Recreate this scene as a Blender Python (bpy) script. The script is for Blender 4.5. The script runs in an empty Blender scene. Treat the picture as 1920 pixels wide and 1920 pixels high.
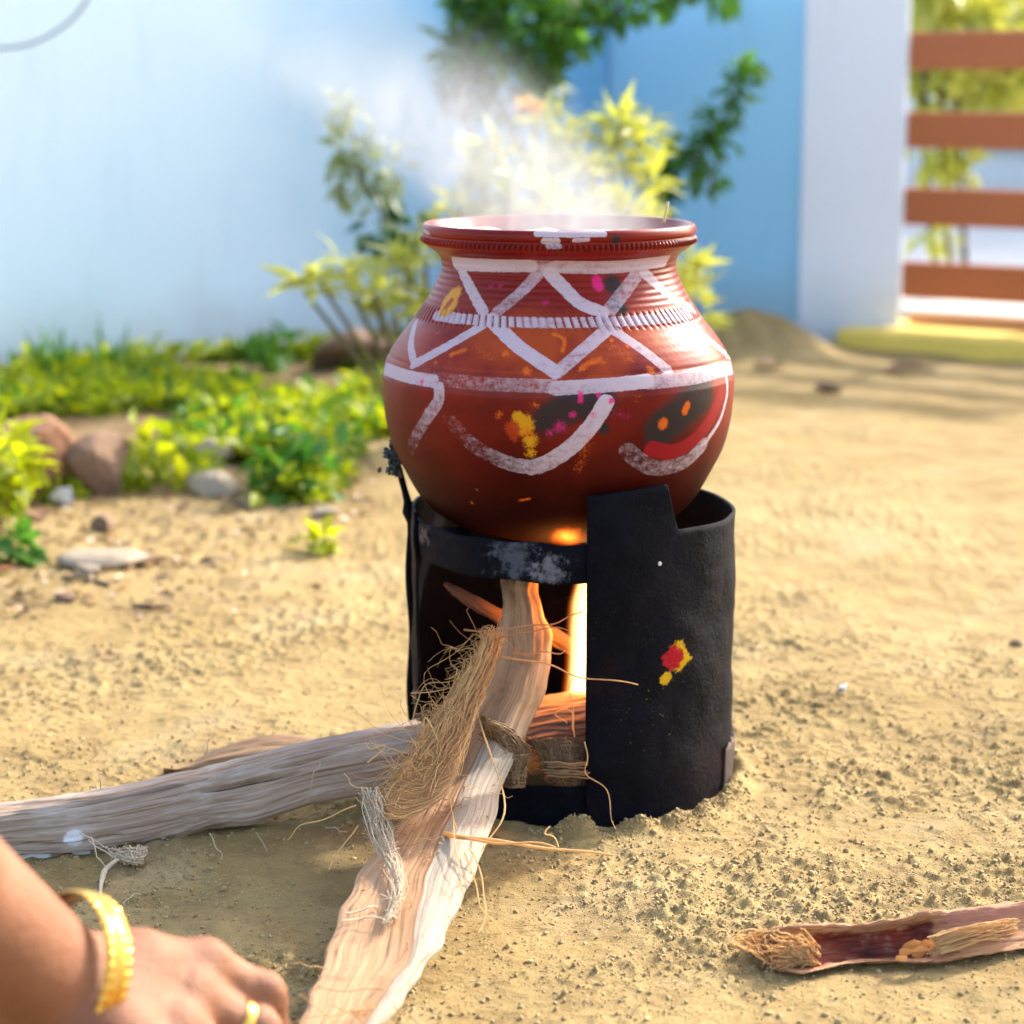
import bpy, math, random
import numpy as np
from mathutils import Vector, Matrix

rng = np.random.default_rng(7)
random.seed(7)
SC = bpy.context.scene
COL = SC.collection

# ------------------------------------------------------------------ camera, world, sun, exposure
CAM_H, PITCH, FPX = 0.516, math.radians(11.3), 4000.0
cam_data = bpy.data.cameras.new("camera")
cam_data.sensor_width = 36.0
cam_data.lens = 36.0 * FPX / 1920.0
cam_data.clip_start, cam_data.clip_end = 0.02, 500.0
cam_data.dof.use_dof = True
cam_data.dof.focus_distance = 1.39
cam_data.dof.aperture_fstop = 6.6
cam = bpy.data.objects.new("camera", cam_data)
cam.location = (0, 0, CAM_H)
cam.rotation_euler = (math.radians(90) - PITCH, 0, 0)
COL.objects.link(cam)
SC.camera = cam

SUN_DIR = Vector((0.604, 0.583, 0.545)).normalized()      # towards the sun
world = bpy.data.worlds.new("World")
SC.world = world
world.use_nodes = True
wn = world.node_tree
bg = wn.nodes["Background"]
sky = wn.nodes.new("ShaderNodeTexSky")
sky.sky_type = 'NISHITA'
sky.sun_disc = False
sky.sun_elevation = math.asin(SUN_DIR.z)
sky.sun_rotation = math.atan2(SUN_DIR.x, SUN_DIR.y)
sky.dust_density = 3.6
sky.ozone_density = 0.75
wn.links.new(sky.outputs[0], bg.inputs[0])
bg.inputs[1].default_value = 0.15
sun_data = bpy.data.lights.new("sun", 'SUN')
sun_data.energy = 2.05
sun_data.angle = math.radians(2.5)
sun_data.color = (1.0, 0.94, 0.84)
sun = bpy.data.objects.new("sun", sun_data)
sun.rotation_euler = SUN_DIR.to_track_quat('Z', 'Y').to_euler()
sun.location = SUN_DIR * 20
COL.objects.link(sun)
SC.view_settings.view_transform = 'Standard'
SC.view_settings.look = 'None'
SC.view_settings.gamma = 1.0
SC.view_settings.use_curve_mapping = False
SC.view_settings.exposure = 1.97
SC.cycles.volume_step_rate = 1.0
SC.cycles.volume_bounces = 3
SC.cycles.use_denoising = True

# ------------------------------------------------------------------ helpers: places
CP, SP = math.cos(PITCH), math.sin(PITCH)


def at(px, py, Y):
    """the place at distance Y in front of the camera seen at photograph pixel (px, py)"""
    a, b = (px - 960) / FPX, (py - 960) / FPX
    f, d = CP - SP * b, SP + CP * b
    t = Y / f
    return np.array((a * t, Y, CAM_H - d * t))


def at_depth(px, py, t):
    a, b = (px - 960) / FPX, (py - 960) / FPX
    return np.array((a * t, (CP - SP * b) * t, CAM_H - (SP + CP * b) * t))


def ground_at(px, py, z=0.0):
    a, b = (px - 960) / FPX, (py - 960) / FPX
    f, d = CP - SP * b, SP + CP * b
    t = (CAM_H - z) / d
    return np.array((a * t, f * t, z))


# ------------------------------------------------------------------ helpers: noise
def _hash(i, j, k, seed):
    h = (i * 374761393 + j * 668265263 + k * 2147483647 + seed * 1274126177) & 0xFFFFFFFF
    h = ((h ^ (h >> 13)) * 1274126177) & 0xFFFFFFFF
    h = ((h ^ (h >> 16)) * 2246822519) & 0xFFFFFFFF
    return ((h ^ (h >> 15)) & 0xFFFFFF) / float(0xFFFFFF)


def vnoise(p, seed=0):
    p = np.asarray(p, float)
    if p.shape[-1] == 2:
        p = np.concatenate([p, np.zeros(p.shape[:-1] + (1,))], -1)
    i0 = np.floor(p).astype(np.int64)
    f = p - i0
    f = f * f * (3 - 2 * f)
    out = 0
    for dx in (0, 1):
        for dy in (0, 1):
            for dz in (0, 1):
                w = (f[..., 0] if dx else 1 - f[..., 0]) * (f[..., 1] if dy else 1 - f[..., 1]) * (f[..., 2] if dz else 1 - f[..., 2])
                out = out + w * _hash(i0[..., 0] + dx, i0[..., 1] + dy, i0[..., 2] + dz, seed)
    return out * 2 - 1


def fbm(p, octaves=4, seed=0, gain=0.5):
    p = np.asarray(p, float)
    s, a = 0, 1.0
    for o in range(octaves):
        s = s + a * vnoise(p * (2.03 ** o) + 17.3 * o, seed + o)
        a *= gain
    return s


def catmull(P, n):
    """n points along an open Catmull-Rom curve through P (any trailing shape)"""
    P = np.asarray(P, float)
    m = len(P)
    t = np.linspace(0, m - 1, n)
    i = np.clip(np.floor(t).astype(int), 0, m - 2)
    u = (t - i).reshape((-1,) + (1,) * (P.ndim - 1))
    p1, p2 = P[i], P[i + 1]
    p0 = np.where((i > 0).reshape(u.shape), P[np.maximum(i - 1, 0)], 2 * p1 - p2)
    p3 = np.where((i < m - 2).reshape(u.shape), P[np.minimum(i + 2, m - 1)], 2 * p2 - p1)
    return 0.5 * (2 * p1 + (p2 - p0) * u + (2 * p0 - 5 * p1 + 4 * p2 - p3) * u ** 2 + (3 * p1 - p0 - 3 * p2 + p3) * u ** 3)


# ------------------------------------------------------------------ helpers: objects
def mesh_data(name, V, F, mat=None, smooth=True, attrs=None, origin=(0, 0, 0)):
    me = bpy.data.meshes.new(name)
    V = np.asarray(V, float) - np.asarray(origin, float)
    if isinstance(F, np.ndarray):
        k = F.shape[1]
        me.vertices.add(len(V))
        me.vertices.foreach_set("co", V.astype(np.float32).ravel())
        me.loops.add(F.size)
        me.loops.foreach_set("vertex_index", F.astype(np.int32).ravel())
        me.polygons.add(len(F))
        me.polygons.foreach_set("loop_start", (np.arange(len(F)) * k).astype(np.int32))
        me.polygons.foreach_set("loop_total", np.full(len(F), k, np.int32))
        me.update(calc_edges=True)
    else:
        me.from_pydata(V.tolist(), [], F)
        me.update()
    if smooth:
        me.polygons.foreach_set("use_smooth", np.ones(len(me.polygons), bool))
    for k, a in (attrs or {}).items():
        at_ = me.attributes.new(k, 'FLOAT', 'POINT')
        at_.data.foreach_set("value", np.asarray(a, np.float32))
    if mat is not None:
        me.materials.append(mat)
    return me


def obj(name, V, F, mat, parent=None, origin=None, smooth=True, attrs=None):
    """one mesh object from world-space points; its origin sits at origin (or at its parent's)"""
    if parent is not None:
        base = np.array(parent_world(parent))
        org = base if origin is None else np.asarray(origin, float)
    else:
        org = np.zeros(3) if origin is None else np.asarray(origin, float)
    o = bpy.data.objects.new(name, mesh_data(name, V, F, mat, smooth, attrs, org))
    COL.objects.link(o)
    if parent is not None:
        o.parent = parent
        o.location = Vector(org - base)
    else:
        o.location = Vector(org)
    return o


def parent_world(o):
    v = Vector((0, 0, 0))
    while o is not None:
        v = v + o.location
        o = o.parent
    return v


def tag(o, label=None, cat=None, group=None, kind=None):
    if label: o["label"] = label
    if cat: o["category"] = cat
    if group: o["group"] = group
    if kind: o["kind"] = kind
    return o


def thing(name, label, cat, loc, group=None):
    o = bpy.data.objects.new(name, None)
    o.empty_display_size = 0.02
    COL.objects.link(o)
    o.location = Vector(loc)
    return tag(o, label, cat, group)


class MB:
    """collects shapes into one mesh"""
    def __init__(s):
        s.V, s.F, s.T, s.n = [], [], [], 0

    def add(s, V, F, tone=0.5):
        V = np.asarray(V, float)
        s.V.append(V)
        s.F += [tuple(int(i) + s.n for i in f) for f in F]
        s.T.append(np.full(len(V), tone) if np.isscalar(tone) else np.asarray(tone))
        s.n += len(V)

    def box(s, lo, hi, R=None, tone=0.5):
        (x0, y0, z0), (x1, y1, z1) = lo, hi
        V = [(x0, y0, z0), (x1, y0, z0), (x1, y1, z0), (x0, y1, z0), (x0, y0, z1), (x1, y0, z1), (x1, y1, z1), (x0, y1, z1)]
        s.add(V if R is None else [R(v) for v in V], [(3, 2, 1, 0), (4, 5, 6, 7), (0, 1, 5, 4), (1, 2, 6, 5), (2, 3, 7, 6), (3, 0, 4, 7)], tone)

    def tube(s, P, r, sides=5, tone=0.5, cap=True):
        P = np.asarray(P, float)
        n = len(P)
        r = np.full(n, r) if np.isscalar(r) else np.asarray(r, float)
        T = np.gradient(P, axis=0)
        T /= np.linalg.norm(T, axis=1)[:, None] + 1e-12
        ref = np.array((0.31, 0.27, 0.91))
        A = np.cross(T, ref)
        A /= np.linalg.norm(A, axis=1)[:, None] + 1e-12
        B = np.cross(T, A)
        a = np.arange(sides) * 2 * math.pi / sides
        V = P[:, None] + r[:, None, None] * (np.cos(a)[None, :, None] * A[:, None] + np.sin(a)[None, :, None] * B[:, None])
        F = [(i * sides + j, i * sides + (j + 1) % sides, (i + 1) * sides + (j + 1) % sides, (i + 1) * sides + j)
             for i in range(n - 1) for j in range(sides)]
        if cap:
            F += [tuple(range(sides))[::-1], tuple((n - 1) * sides + j for j in range(sides))]
        s.add(V.reshape(-1, 3), F, tone)

    def build(s, name, mat, parent=None, origin=None, smooth=True):
        return obj(name, np.concatenate(s.V), s.F, mat, parent, origin, smooth, {"tone": np.concatenate(s.T)})


def grid_faces(nu, nv, wrap_u=False):
    """faces of a grid of nv rows by nu columns (row-major)"""
    cu = nu if wrap_u else nu - 1
    j, i = np.meshgrid(np.arange(nv - 1), np.arange(cu), indexing='ij')
    i2 = (i + 1) % nu
    return np.stack([j * nu + i, j * nu + i2, (j + 1) * nu + i2, (j + 1) * nu + i], -1).reshape(-1, 4)


def ico(sub=1):
    t = (1 + 5 ** .5) / 2
    V = [(-1, t, 0), (1, t, 0), (-1, -t, 0), (1, -t, 0), (0, -1, t), (0, 1, t), (0, -1, -t), (0, 1, -t), (t, 0, -1), (t, 0, 1), (-t, 0, -1), (-t, 0, 1)]
    F = [(0, 11, 5), (0, 5, 1), (0, 1, 7), (0, 7, 10), (0, 10, 11), (1, 5, 9), (5, 11, 4), (11, 10, 2), (10, 7, 6), (7, 1, 8),
         (3, 9, 4), (3, 4, 2), (3, 2, 6), (3, 6, 8), (3, 8, 9), (4, 9, 5), (2, 4, 11), (6, 2, 10), (8, 6, 7), (9, 8, 1)]
    V = [np.array(v) / np.linalg.norm(v) for v in V]
    for _ in range(sub):
        cache, G = {}, []

        def mid(a, b):
            k = (min(a, b), max(a, b))
            if k not in cache:
                m = V[a] + V[b]
                V.append(m / np.linalg.norm(m))
                cache[k] = len(V) - 1
            return cache[k]
        for a, b, c in F:
            x, y, z = mid(a, b), mid(b, c), mid(c, a)
            G += [(a, x, z), (b, y, x), (c, z, y), (x, y, z)]
        F = G
    return np.array(V), np.array(F)


# ------------------------------------------------------------------ helpers: materials
class Mat:
    def __init__(s, name):
        s.m = bpy.data.materials.new(name)
        s.m.use_nodes = True
        s.t = s.m.node_tree
        s.t.nodes.clear()
        s.out = s.n("ShaderNodeOutputMaterial")

    def n(s, t, ins=None, **props):
        nd = s.t.nodes.new(t)
        for k, v in props.items():
            setattr(nd, k, v)
        for k, v in (ins or {}).items():
            s.put(nd.inputs[k], v)
        return nd

    def put(s, sock, v):
        if isinstance(v, bpy.types.NodeSocket):
            s.t.links.new(v, sock)
        elif isinstance(v, (tuple, list)) and len(v) == 3 and sock.type == 'RGBA':
            sock.default_value = (*v, 1)
        else:
            sock.default_value = v

    def math(s, op, a, b=0.0, c=0.0, clamp=False):
        nd = s.n("ShaderNodeMath", {0: a, 1: b, 2: c}, operation=op, use_clamp=clamp)
        return nd.outputs[0]

    def mix(s, f, a, b, blend='MIX'):
        nd = s.n("ShaderNodeMix", data_type='RGBA', blend_type=blend)
        s.put(nd.inputs[0], f); s.put(nd.inputs[6], a); s.put(nd.inputs[7], b)
        return nd.outputs[2]

    def coord(s, scale=(1, 1, 1), out="Object"):
        c = s.n("ShaderNodeTexCoord").outputs[out]
        return s.n("ShaderNodeMapping", {"Vector": c, "Scale": scale}).outputs[0]

    def noise(s, vec, scale, detail=4.0, rough=0.55, dist=0.0, out="Fac"):
        return s.n("ShaderNodeTexNoise", {"Vector": vec, "Scale": scale, "Detail": detail, "Roughness": rough, "Distortion": dist}).outputs[out]

    def voro(s, vec, scale, feature='F1', out="Distance"):
        return s.n("ShaderNodeTexVoronoi", {"Vector": vec, "Scale": scale}, feature=feature).outputs[out]

    def ramp(s, f, *stops):
        nd = s.n("ShaderNodeValToRGB", {"Fac": f})
        e = nd.color_ramp.elements
        while len(e) < len(stops):
            e.new(0.5)
        for el, (p, c) in zip(e, stops):
            el.position = p
            el.color = (c, c, c, 1) if np.isscalar(c) else (*c, 1)
        return nd.outputs[0]

    def step(s, x, lo, hi):
        return s.n("ShaderNodeMapRange", {"Value": x, "From Min": lo, "From Max": hi}, interpolation_type='SMOOTHSTEP').outputs[0]

    def attr(s, name):
        return s.n("ShaderNodeAttribute", attribute_name=name).outputs["Fac"]

    def bump(s, h, strength, dist, normal=None):
        ins = {"Height": h, "Strength": strength, "Distance": dist}
        if normal is not None:
            ins["Normal"] = normal
        return s.n("ShaderNodeBump", ins).outputs[0]

    def bsdf(s, color, rough, normal=None, **kw):
        ins = {"Base Color": color, "Roughness": rough}
        if normal is not None:
            ins["Normal"] = normal
        for k, v in kw.items():
            ins[k.replace("_", " ")] = v
        return s.n("ShaderNodeBsdfPrincipled", ins).outputs[0]

    def surf(s, sh):
        s.t.links.new(sh, s.out.inputs["Surface"])
        return s.m


def leaf_mat(name, dark, light, trans=0.45):
    M = Mat(name)
    tone = M.attr("tone")
    v = M.noise(M.coord(), 9.0, 2.0)
    c = M.mix(M.math('ADD', M.math('MULTIPLY', tone, 0.8), M.math('MULTIPLY', v, 0.25), clamp=True), dark, light)
    p = M.bsdf(c, 0.5)
    tr = M.n("ShaderNodeBsdfTranslucent", {"Color": M.mix(1.0, c, (1.0, 1.0, 0.55), 'MULTIPLY')}).outputs[0]
    return M.surf(M.n("ShaderNodeMixShader", {0: trans, 1: p, 2: tr}).outputs[0])


def plain_mat(name, color, rough=0.6, var=0.25, scale=30.0, bump=0.2, bdist=0.002, **kw):
    M = Mat(name)
    c = M.coord()
    v = M.noise(c, scale, 6.0)
    col = M.mix(M.math('MULTIPLY', M.ramp(v, (0.3, 0.0), (0.75, 1.0)), var), color, tuple(x * 0.45 for x in color))
    return M.surf(M.bsdf(col, rough, M.bump(M.noise(c, scale * 2.2, 5.0), bump, bdist), **kw))


# ================================================================== SETTING
# ------------------------------------------------------------------ ground: one sheet to the horizon, fine where the camera is near
def ground_height(x, y):
    p = np.stack([x, y], -1)
    near = np.clip((4.2 - y) / 2.0, 0, 1)
    patch = np.clip(0.68 + 0.8 * fbm(p * 7.0, 3, 11), 0.32, 1.15)      # crumbly and trodden-smooth places
    crumb = np.maximum(fbm(p * 125.0, 2, 3, 0.6), -0.2)
    h = 0.0042 * fbm(p * 9.0, 3, 5) + near * patch * (0.0031 * crumb + 0.0013 * np.maximum(fbm(p * 38.0, 2, 21), -0.2))
    h = h + 0.012 * fbm(p * 1.3, 2, 8) * np.clip((y - 1.9) / 1.5, 0, 1)
    # planting bed heaped up along the left wall
    edge = 3.05 + 0.25 * np.clip(x + 0.9, -1, 2) + 0.10 * vnoise(p * 3.0, 31)
    h = h + 0.022 * np.clip((y - edge) / 0.35, 0, 1) * np.clip((0.15 - x) / 0.3, 0, 1)
    # sand heap at the foot of the wall beside the pillar
    h = h + 0.075 * np.exp(-(((x - 0.47) / 0.13) ** 2 + ((y - 4.18) / 0.12) ** 2)) * (1 + 0.3 * vnoise(p * 20, 4))
    # level under the stove, loose sand pushed up round its foot
    rr = np.hypot(x - 0.0452, y - 1.55)
    h = h * np.clip((rr - 0.06) / 0.08, 0.0, 1.0)
    h = h + 0.009 * np.exp(-((rr - 0.128) / 0.009) ** 2) * np.clip(0.35 + x * 6 + 1.0 * fbm(p * 45.0, 2, 9), 0, 1.4) * (y < 1.6)
    return h


def axis(fine_lo, fine_hi, step, lo, hi, grow, cap=1e9, cap_to=0):
    a = list(np.arange(fine_lo, fine_hi, step))
    d = step
    while a[-1] < hi:
        d = min(d * grow, cap) if a[-1] < cap_to else d * grow; a.append(a[-1] + d)
    d = step
    b = []
    v = fine_lo
    while v > lo:
        d = min(d * grow, cap) if v > -cap_to else d * grow; v -= d; b.append(v)
    return np.array(b[::-1] + a)


gx = axis(-0.50, 0.50, 0.0021, -90, 90, 1.06, 0.016, 1.2)
gy = axis(1.0, 1.95, 0.0021, -20, 220, 1.03, 0.016, 4.9)
GX, GY = np.meshgrid(gx, gy)
GZ = ground_height(GX, GY)
M = Mat("dry_sand")
c = M.coord()
big = M.noise(c, 2.2, 4.0)
mid = M.noise(c, 22.0, 6.0, 0.65)
fine = M.noise(c, 420.0, 3.0, 0.7)
col = M.mix(M.ramp(big, (0.35, 0.0), (0.65, 1.0)), (0.305, 0.212, 0.080), (0.385, 0.280, 0.118))
col = M.mix(M.math('MULTIPLY', M.ramp(mid, (0.42, 0.0), (0.68, 1.0)), 0.75), col, (0.215, 0.137, 0.052))
col = M.mix(M.math('MULTIPLY', M.ramp(M.noise(c, 6.0, 5.0), (0.55, 0.0), (0.72, 1.0)), 0.45), col, (0.47, 0.375, 0.215))
col = M.mix(M.math('MULTIPLY', M.ramp(fine, (0.50, 0.0), (0.75, 1.0)), 0.55), col, (0.20, 0.115, 0.035))
spk = M.voro(c, 260.0, out="Distance")
col = M.mix(M.math('MULTIPLY', M.ramp(spk, (0.05, 1.0), (0.16, 0.0)), M.ramp(M.noise(c, 60.0, 2.0), (0.5, 0.0), (0.62, 0.9))), col, (0.66, 0.60, 0.45))
soil = M.math('MULTIPLY', M.attr("bed"), M.ramp(M.noise(c, 16.0, 6.0, 0.7), (0.36, 0.15), (0.62, 1.0)))
col = M.mix(M.math('MULTIPLY', soil, 0.8), col, (0.19, 0.105, 0.05))
bn = M.bump(M.noise(c, 160.0, 8.0, 0.72), 0.75, 0.004)
bn = M.bump(fine, 0.5, 0.0015, bn)
sand = M.surf(M.bsdf(col, 0.92, bn, Specular_IOR_Level=0.2))
bedm = np.clip((GY - (2.62 + 0.35 * np.clip(GX + 0.9, -1, 2) + 0.16 * vnoise(np.stack([GX, GY], -1) * 4.0, 31))) / 0.3, 0, 1) * np.clip((0.12 - GX) / 0.35, 0, 1)
tag(obj("ground", np.stack([GX, GY, GZ], -1).reshape(-1, 3), grid_faces(len(gx), len(gy)), sand, attrs={"bed": bedm.ravel()}), kind="structure")

# ------------------------------------------------------------------ walls
def wall_mat(name, color, stain, shade_col=None):
    M = Mat(name)
    c = M.coord()
    a = M.noise(c, 1.6, 5.0, 0.6)
    if shade_col:
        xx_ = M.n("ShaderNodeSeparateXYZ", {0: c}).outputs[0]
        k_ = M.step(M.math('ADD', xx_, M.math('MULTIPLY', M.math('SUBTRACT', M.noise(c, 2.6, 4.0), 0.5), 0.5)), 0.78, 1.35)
        color, stain = M.mix(k_, color, shade_col), M.mix(k_, stain, tuple(v * 0.85 for v in shade_col))  # bluer towards the corner: the wall's shade painted into its colour
    b = M.noise(M.coord((6, 6, 1.2)), 2.5, 6.0, 0.6)
    col = M.mix(M.math('MULTIPLY', M.ramp(a, (0.35, 0.0), (0.7, 1.0)), 0.45), color, stain)
    col = M.mix(M.math('MULTIPLY', M.ramp(b, (0.55, 0.0), (0.75, 1.0)), 0.25), col, M.mix(1.0, stain, (0.7, 0.7, 0.7), 'MULTIPLY'))
    z = M.n("ShaderNodeSeparateXYZ", {0: c}).outputs[2]
    mud = M.math('MULTIPLY', M.step(M.math('ADD', z, M.math('MULTIPLY', M.noise(c, 7.0, 5.0), -0.16)), 0.10, -0.06), 0.45)
    col = M.mix(mud, col, (0.42, 0.40, 0.36))
    return M.surf(M.bsdf(col, 0.85, M.bump(M.noise(c, 60.0, 8.0, 0.6), 0.35, 0.004)))


paint_pale = wall_mat("pale_blue_limewash_shaded", (0.70, 0.85, 0.94), (0.61, 0.80, 0.93), (0.22, 0.52, 0.80))
paint_blue = wall_mat("sky_blue_wall_paint", (0.42, 0.73, 0.94), (0.34, 0.67, 0.92))
paint_white = wall_mat("white_lilac_pillar_paint", (0.76, 0.79, 0.86), (0.68, 0.72, 0.82))


def wall(name, a, b, thick, h, mat, label, cat, cap=0.0):
    """wall from ground point a to b, thick behind its visible face"""
    a, b = np.array((*a, 0.0)), np.array((*b, 0.0))
    d = (b - a) / np.linalg.norm(b - a)
    nrm = np.array((-d[1], d[0], 0))          # behind the face, seen from the camera
    L = np.linalg.norm(b - a)
    m = MB()
    R = lambda v: a + d * v[0] + nrm * v[1] + np.array((0, 0, v[2]))
    m.box((0, 0, -0.15), (L, thick, h), R)
    o = m.build(name, mat, origin=(a + b) / 2, smooth=False)
    bv = o.modifiers.new("edge", 'BEVEL'); bv.width = 0.006; bv.segments = 2
    return tag(o, label, cat)


CORNER = (0.212, 4.757)
PIL = (0.585, 4.37)
left_dir = np.array((0.557, 0.49)); left_dir /= np.linalg.norm(left_dir)
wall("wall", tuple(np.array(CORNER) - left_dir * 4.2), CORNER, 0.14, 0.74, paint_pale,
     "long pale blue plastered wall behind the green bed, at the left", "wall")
wall("wall", (CORNER[0] - 0.10, CORNER[1] + 0.105), (PIL[0] + 0.03, PIL[1] + 0.012), 0.14, 0.75, paint_blue,
     "short deeper sky blue wall between the corner and the white pillar", "wall")
wall("gate_pillar", PIL, (0.790, 4.340), 0.24, 0.80, paint_white,
     "white lilac square pillar beside the brown slatted gate", "pillar")

# hanging cable at the top of the pale wall
m = MB()
pts = catmull([at(-60, 92, 3.70), at(30, 88, 3.72), at(90, 68, 3.74), at(150, 20, 3.76), at(190, -60, 3.78)], 24)
m.tube(pts, 0.0026, 6)
tag(m.build("cable", plain_mat("grey_cable", (0.10, 0.11, 0.13), 0.5), origin=pts[0]),
    "thin grey cable drooping across the top of the pale blue wall", "cable")

# ------------------------------------------------------------------ gate with brown slats
gate_mat = plain_mat("red_brown_gate_paint", (0.47, 0.125, 0.032), 0.45, 0.2, 8.0, 0.1)
wood_frame = plain_mat("orange_brown_frame", (0.50, 0.27, 0.13), 0.5, 0.2, 8.0, 0.1)
G0 = np.array((0.798, 4.36, 0.0))
gd = np.array((0.84, -0.54, 0.0)); gd /= np.linalg.norm(gd)
gn = np.array((-gd[1], gd[0], 0.0))
gate = thing("gate", "low red brown gate of wide horizontal slats right of the pillar", "gate", G0)
RG = lambda v: G0 + gd * v[0] + gn * v[1] + np.array((0, 0, v[2]))
GL = 0.75
for py0, py1 in ((60, 131), (209, 277), (351, 420), (489, 556)):
    z1, z0 = at(1712, py0, 4.37)[2], at(1712, py1, 4.37)[2]
    m = MB()
    m.box((0, -0.012, z0), (GL, 0.012, z1), RG)
    s_ = m.build("slat", gate_mat, gate, smooth=False)
    bv = s_.modifiers.new("edge", 'BEVEL'); bv.width = 0.004; bv.segments = 2
ztop = at(1712, 60, 4.37)[2]
for xx in (0.262, 0.70):
    m = MB()
    m.box((xx, 0.014, 0.035), (xx + 0.024, 0.038, ztop - 0.004), RG)
    m.build("post", wood_frame, gate, smooth=False)
m = MB()
m.box((0, 0.014, 0.035), (GL, 0.036, 0.058), lambda v: RG((v[0], v[1] + 0.026, v[2])))
m.build("bottom_rail", wood_frame, gate, smooth=False)
# yellow painted threshold
m = MB()
m.box((-0.09, -0.13, -0.02), (0.95, 0.12, 0.034), RG)
o = m.build("threshold", plain_mat("yellow_step_paint", (0.95, 0.66, 0.12), 0.6, 0.3, 14.0), origin=G0, smooth=False)
bv = o.modifiers.new("edge", 'BEVEL'); bv.width = 0.008; bv.segments = 2
tag(o, "yellow painted threshold step lying under the brown gate", "step")


# ------------------------------------------------------------------ foliage tools
def leaf_arrays(P, D, L, W, tone, droop=0.25):
    """vectorised leaves: base P, direction D, length L, width W -> verts, faces, tones (5 verts, 4 triangles each)"""
    n = len(P)
    D = D / (np.linalg.norm(D, axis=1)[:, None] + 1e-9)
    up = np.tile((0, 0, 1.0), (n, 1)) + 0.6 * rng.normal(size=(n, 3))
    S = np.cross(D, up); S /= np.linalg.norm(S, axis=1)[:, None] + 1e-9
    N = np.cross(S, D)
    L, W = L[:, None], W[:, None]
    mid = P + D * L * 0.5 - N * W * 0.12
    l = P + D * L * 0.45 + S * W * 0.5 + N * W * 0.10
    r = P + D * L * 0.45 - S * W * 0.5 + N * W * 0.10
    tip = P + D * L - N * L * droop
    V = np.stack([P, r, tip, l, mid], 1).reshape(-1, 3)
    b = np.arange(n)[:, None] * 5
    F = np.concatenate([b + np.array(t) for t in ((0, 1, 4), (4, 1, 2), (0, 4, 3), (4, 2, 3))])
    return V, F, np.repeat(tone, 5)


def foliage(name, clusters, mat, parent=None, origin=None, droop=0.25):
    """clusters: (centre, radius, count, leaf length, width ratio, mode)"""
    Vs, Fs, Ts, off = [], [], [], 0
    for (c, r, n, L, wr, mode) in clusters:
        c = np.asarray(c, float)
        d = rng.normal(size=(n, 3)); d /= np.linalg.norm(d, axis=1)[:, None]
        if mode == 'rosette':                      # long leaves fanning out from the shoot tip
            d[:, 2] = np.abs(d[:, 2]) * 0.9 - 0.15
            P = c + d * r * 0.15 + rng.normal(size=(n, 3)) * r * 0.12
            D = d
        else:                                      # leaves spread through the clump
            rad = r * rng.random(n) ** 0.45
            P = c + d * rad[:, None] * np.array((1, 1, 0.85))
            D = d * 0.7 + rng.normal(size=(n, 3)) * 0.6 + np.array((0, 0, -0.1))
        Ln = L * ((0.55 + 0.65 * rng.random(n)) if mode == 'rosette' else (0.4 + 1.2 * rng.random(n)))
        V, F, T = leaf_arrays(P, D, Ln, Ln * wr, np.clip(rng.normal(0.5, 0.22, n) + rng.normal(0, 0.12), 0, 1), droop)
        Vs.append(V); Fs.append(F + off); Ts.append(T); off += len(V)
    return obj(name, np.concatenate(Vs), np.concatenate(Fs), mat, parent, origin, False, {"tone": np.concatenate(Ts)})


leaf_yellow = leaf_mat("yellow_green_leaf", (0.30, 0.34, 0.05), (0.58, 0.58, 0.14), 0.5)
leaf_green = leaf_mat("mid_green_leaf", (0.03, 0.13, 0.018), (0.13, 0.30, 0.035), 0.5)
leaf_deep = leaf_mat("deep_green_leaf", (0.012, 0.055, 0.03), (0.05, 0.15, 0.06), 0.3)
leaf_bed = leaf_mat("bright_bed_leaf", (0.17, 0.28, 0.008), (0.55, 0.56, 0.015), 0.55)
leaf_grey = leaf_mat("pale_sage_leaf", (0.20, 0.27, 0.14), (0.38, 0.43, 0.24), 0.4)
bark = plain_mat("green_brown_stem", (0.13, 0.11, 0.04), 0.7)
dark_bark = plain_mat("dark_brown_stem", (0.07, 0.045, 0.03), 0.8)
petal = leaf_mat("orange_petal", (0.55, 0.22, 0.01), (0.75, 0.38, 0.02), 0.4)


def stems(name, lines, mat, parent, r0=0.006, r1=0.0025):
    m = MB()
    for ln in lines:
        P = catmull(ln, 4 * len(ln))
        m.tube(P, np.linspace(r0, r1, len(P)), 5)
    return m.build(name, mat, parent)


# yellow-green shrub right behind the pot
YB = 3.25
root = ground_at(1010, 800)
root = np.array((0.045, YB, 0.0))
t = thing("shrub", "yellow green leafy shrub with an orange flower, behind the steaming pot", "shrub", root)
tips = [(930, 285, 3.2), (1035, 235, 3.25), (1165, 235, 3.3), (1085, 320, 3.2), (965, 340, 3.15), (1150, 315, 3.3), (1200, 255, 3.35), (900, 330, 3.2),
        (1030, 385, 3.1), (1110, 380, 3.2), (1215, 350, 3.3), (1290, 500, 3.3), (1305, 560, 3.35), (860, 400, 3.2), (950, 410, 3.2), (1180, 400, 3.2), (1070, 265, 3.3)]
ln = []
for px, py, Y in tips:
    e = at(px, py, Y)
    ln.append([root + (0, 0, -0.02), root * 0.6 + e * 0.4 + np.array((0, 0, 0.02)), e])
stems("stem", ln, bark, t, 0.007, 0.003)
foliage("leaves", [(at(px, py, Y), 0.045, 26, 0.060, 0.24, 'rosette') for px, py, Y in tips]
        + [(at(px + rng.normal() * 25, py + 45, Y), 0.05, 16, 0.05, 0.26, 'rosette') for px, py, Y in tips], leaf_yellow, t)
fl = at(990, 208, 3.2)
foliage("flower", [(fl, 0.018, 46, 0.026, 0.5, 'rosette')], petal, t)

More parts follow.
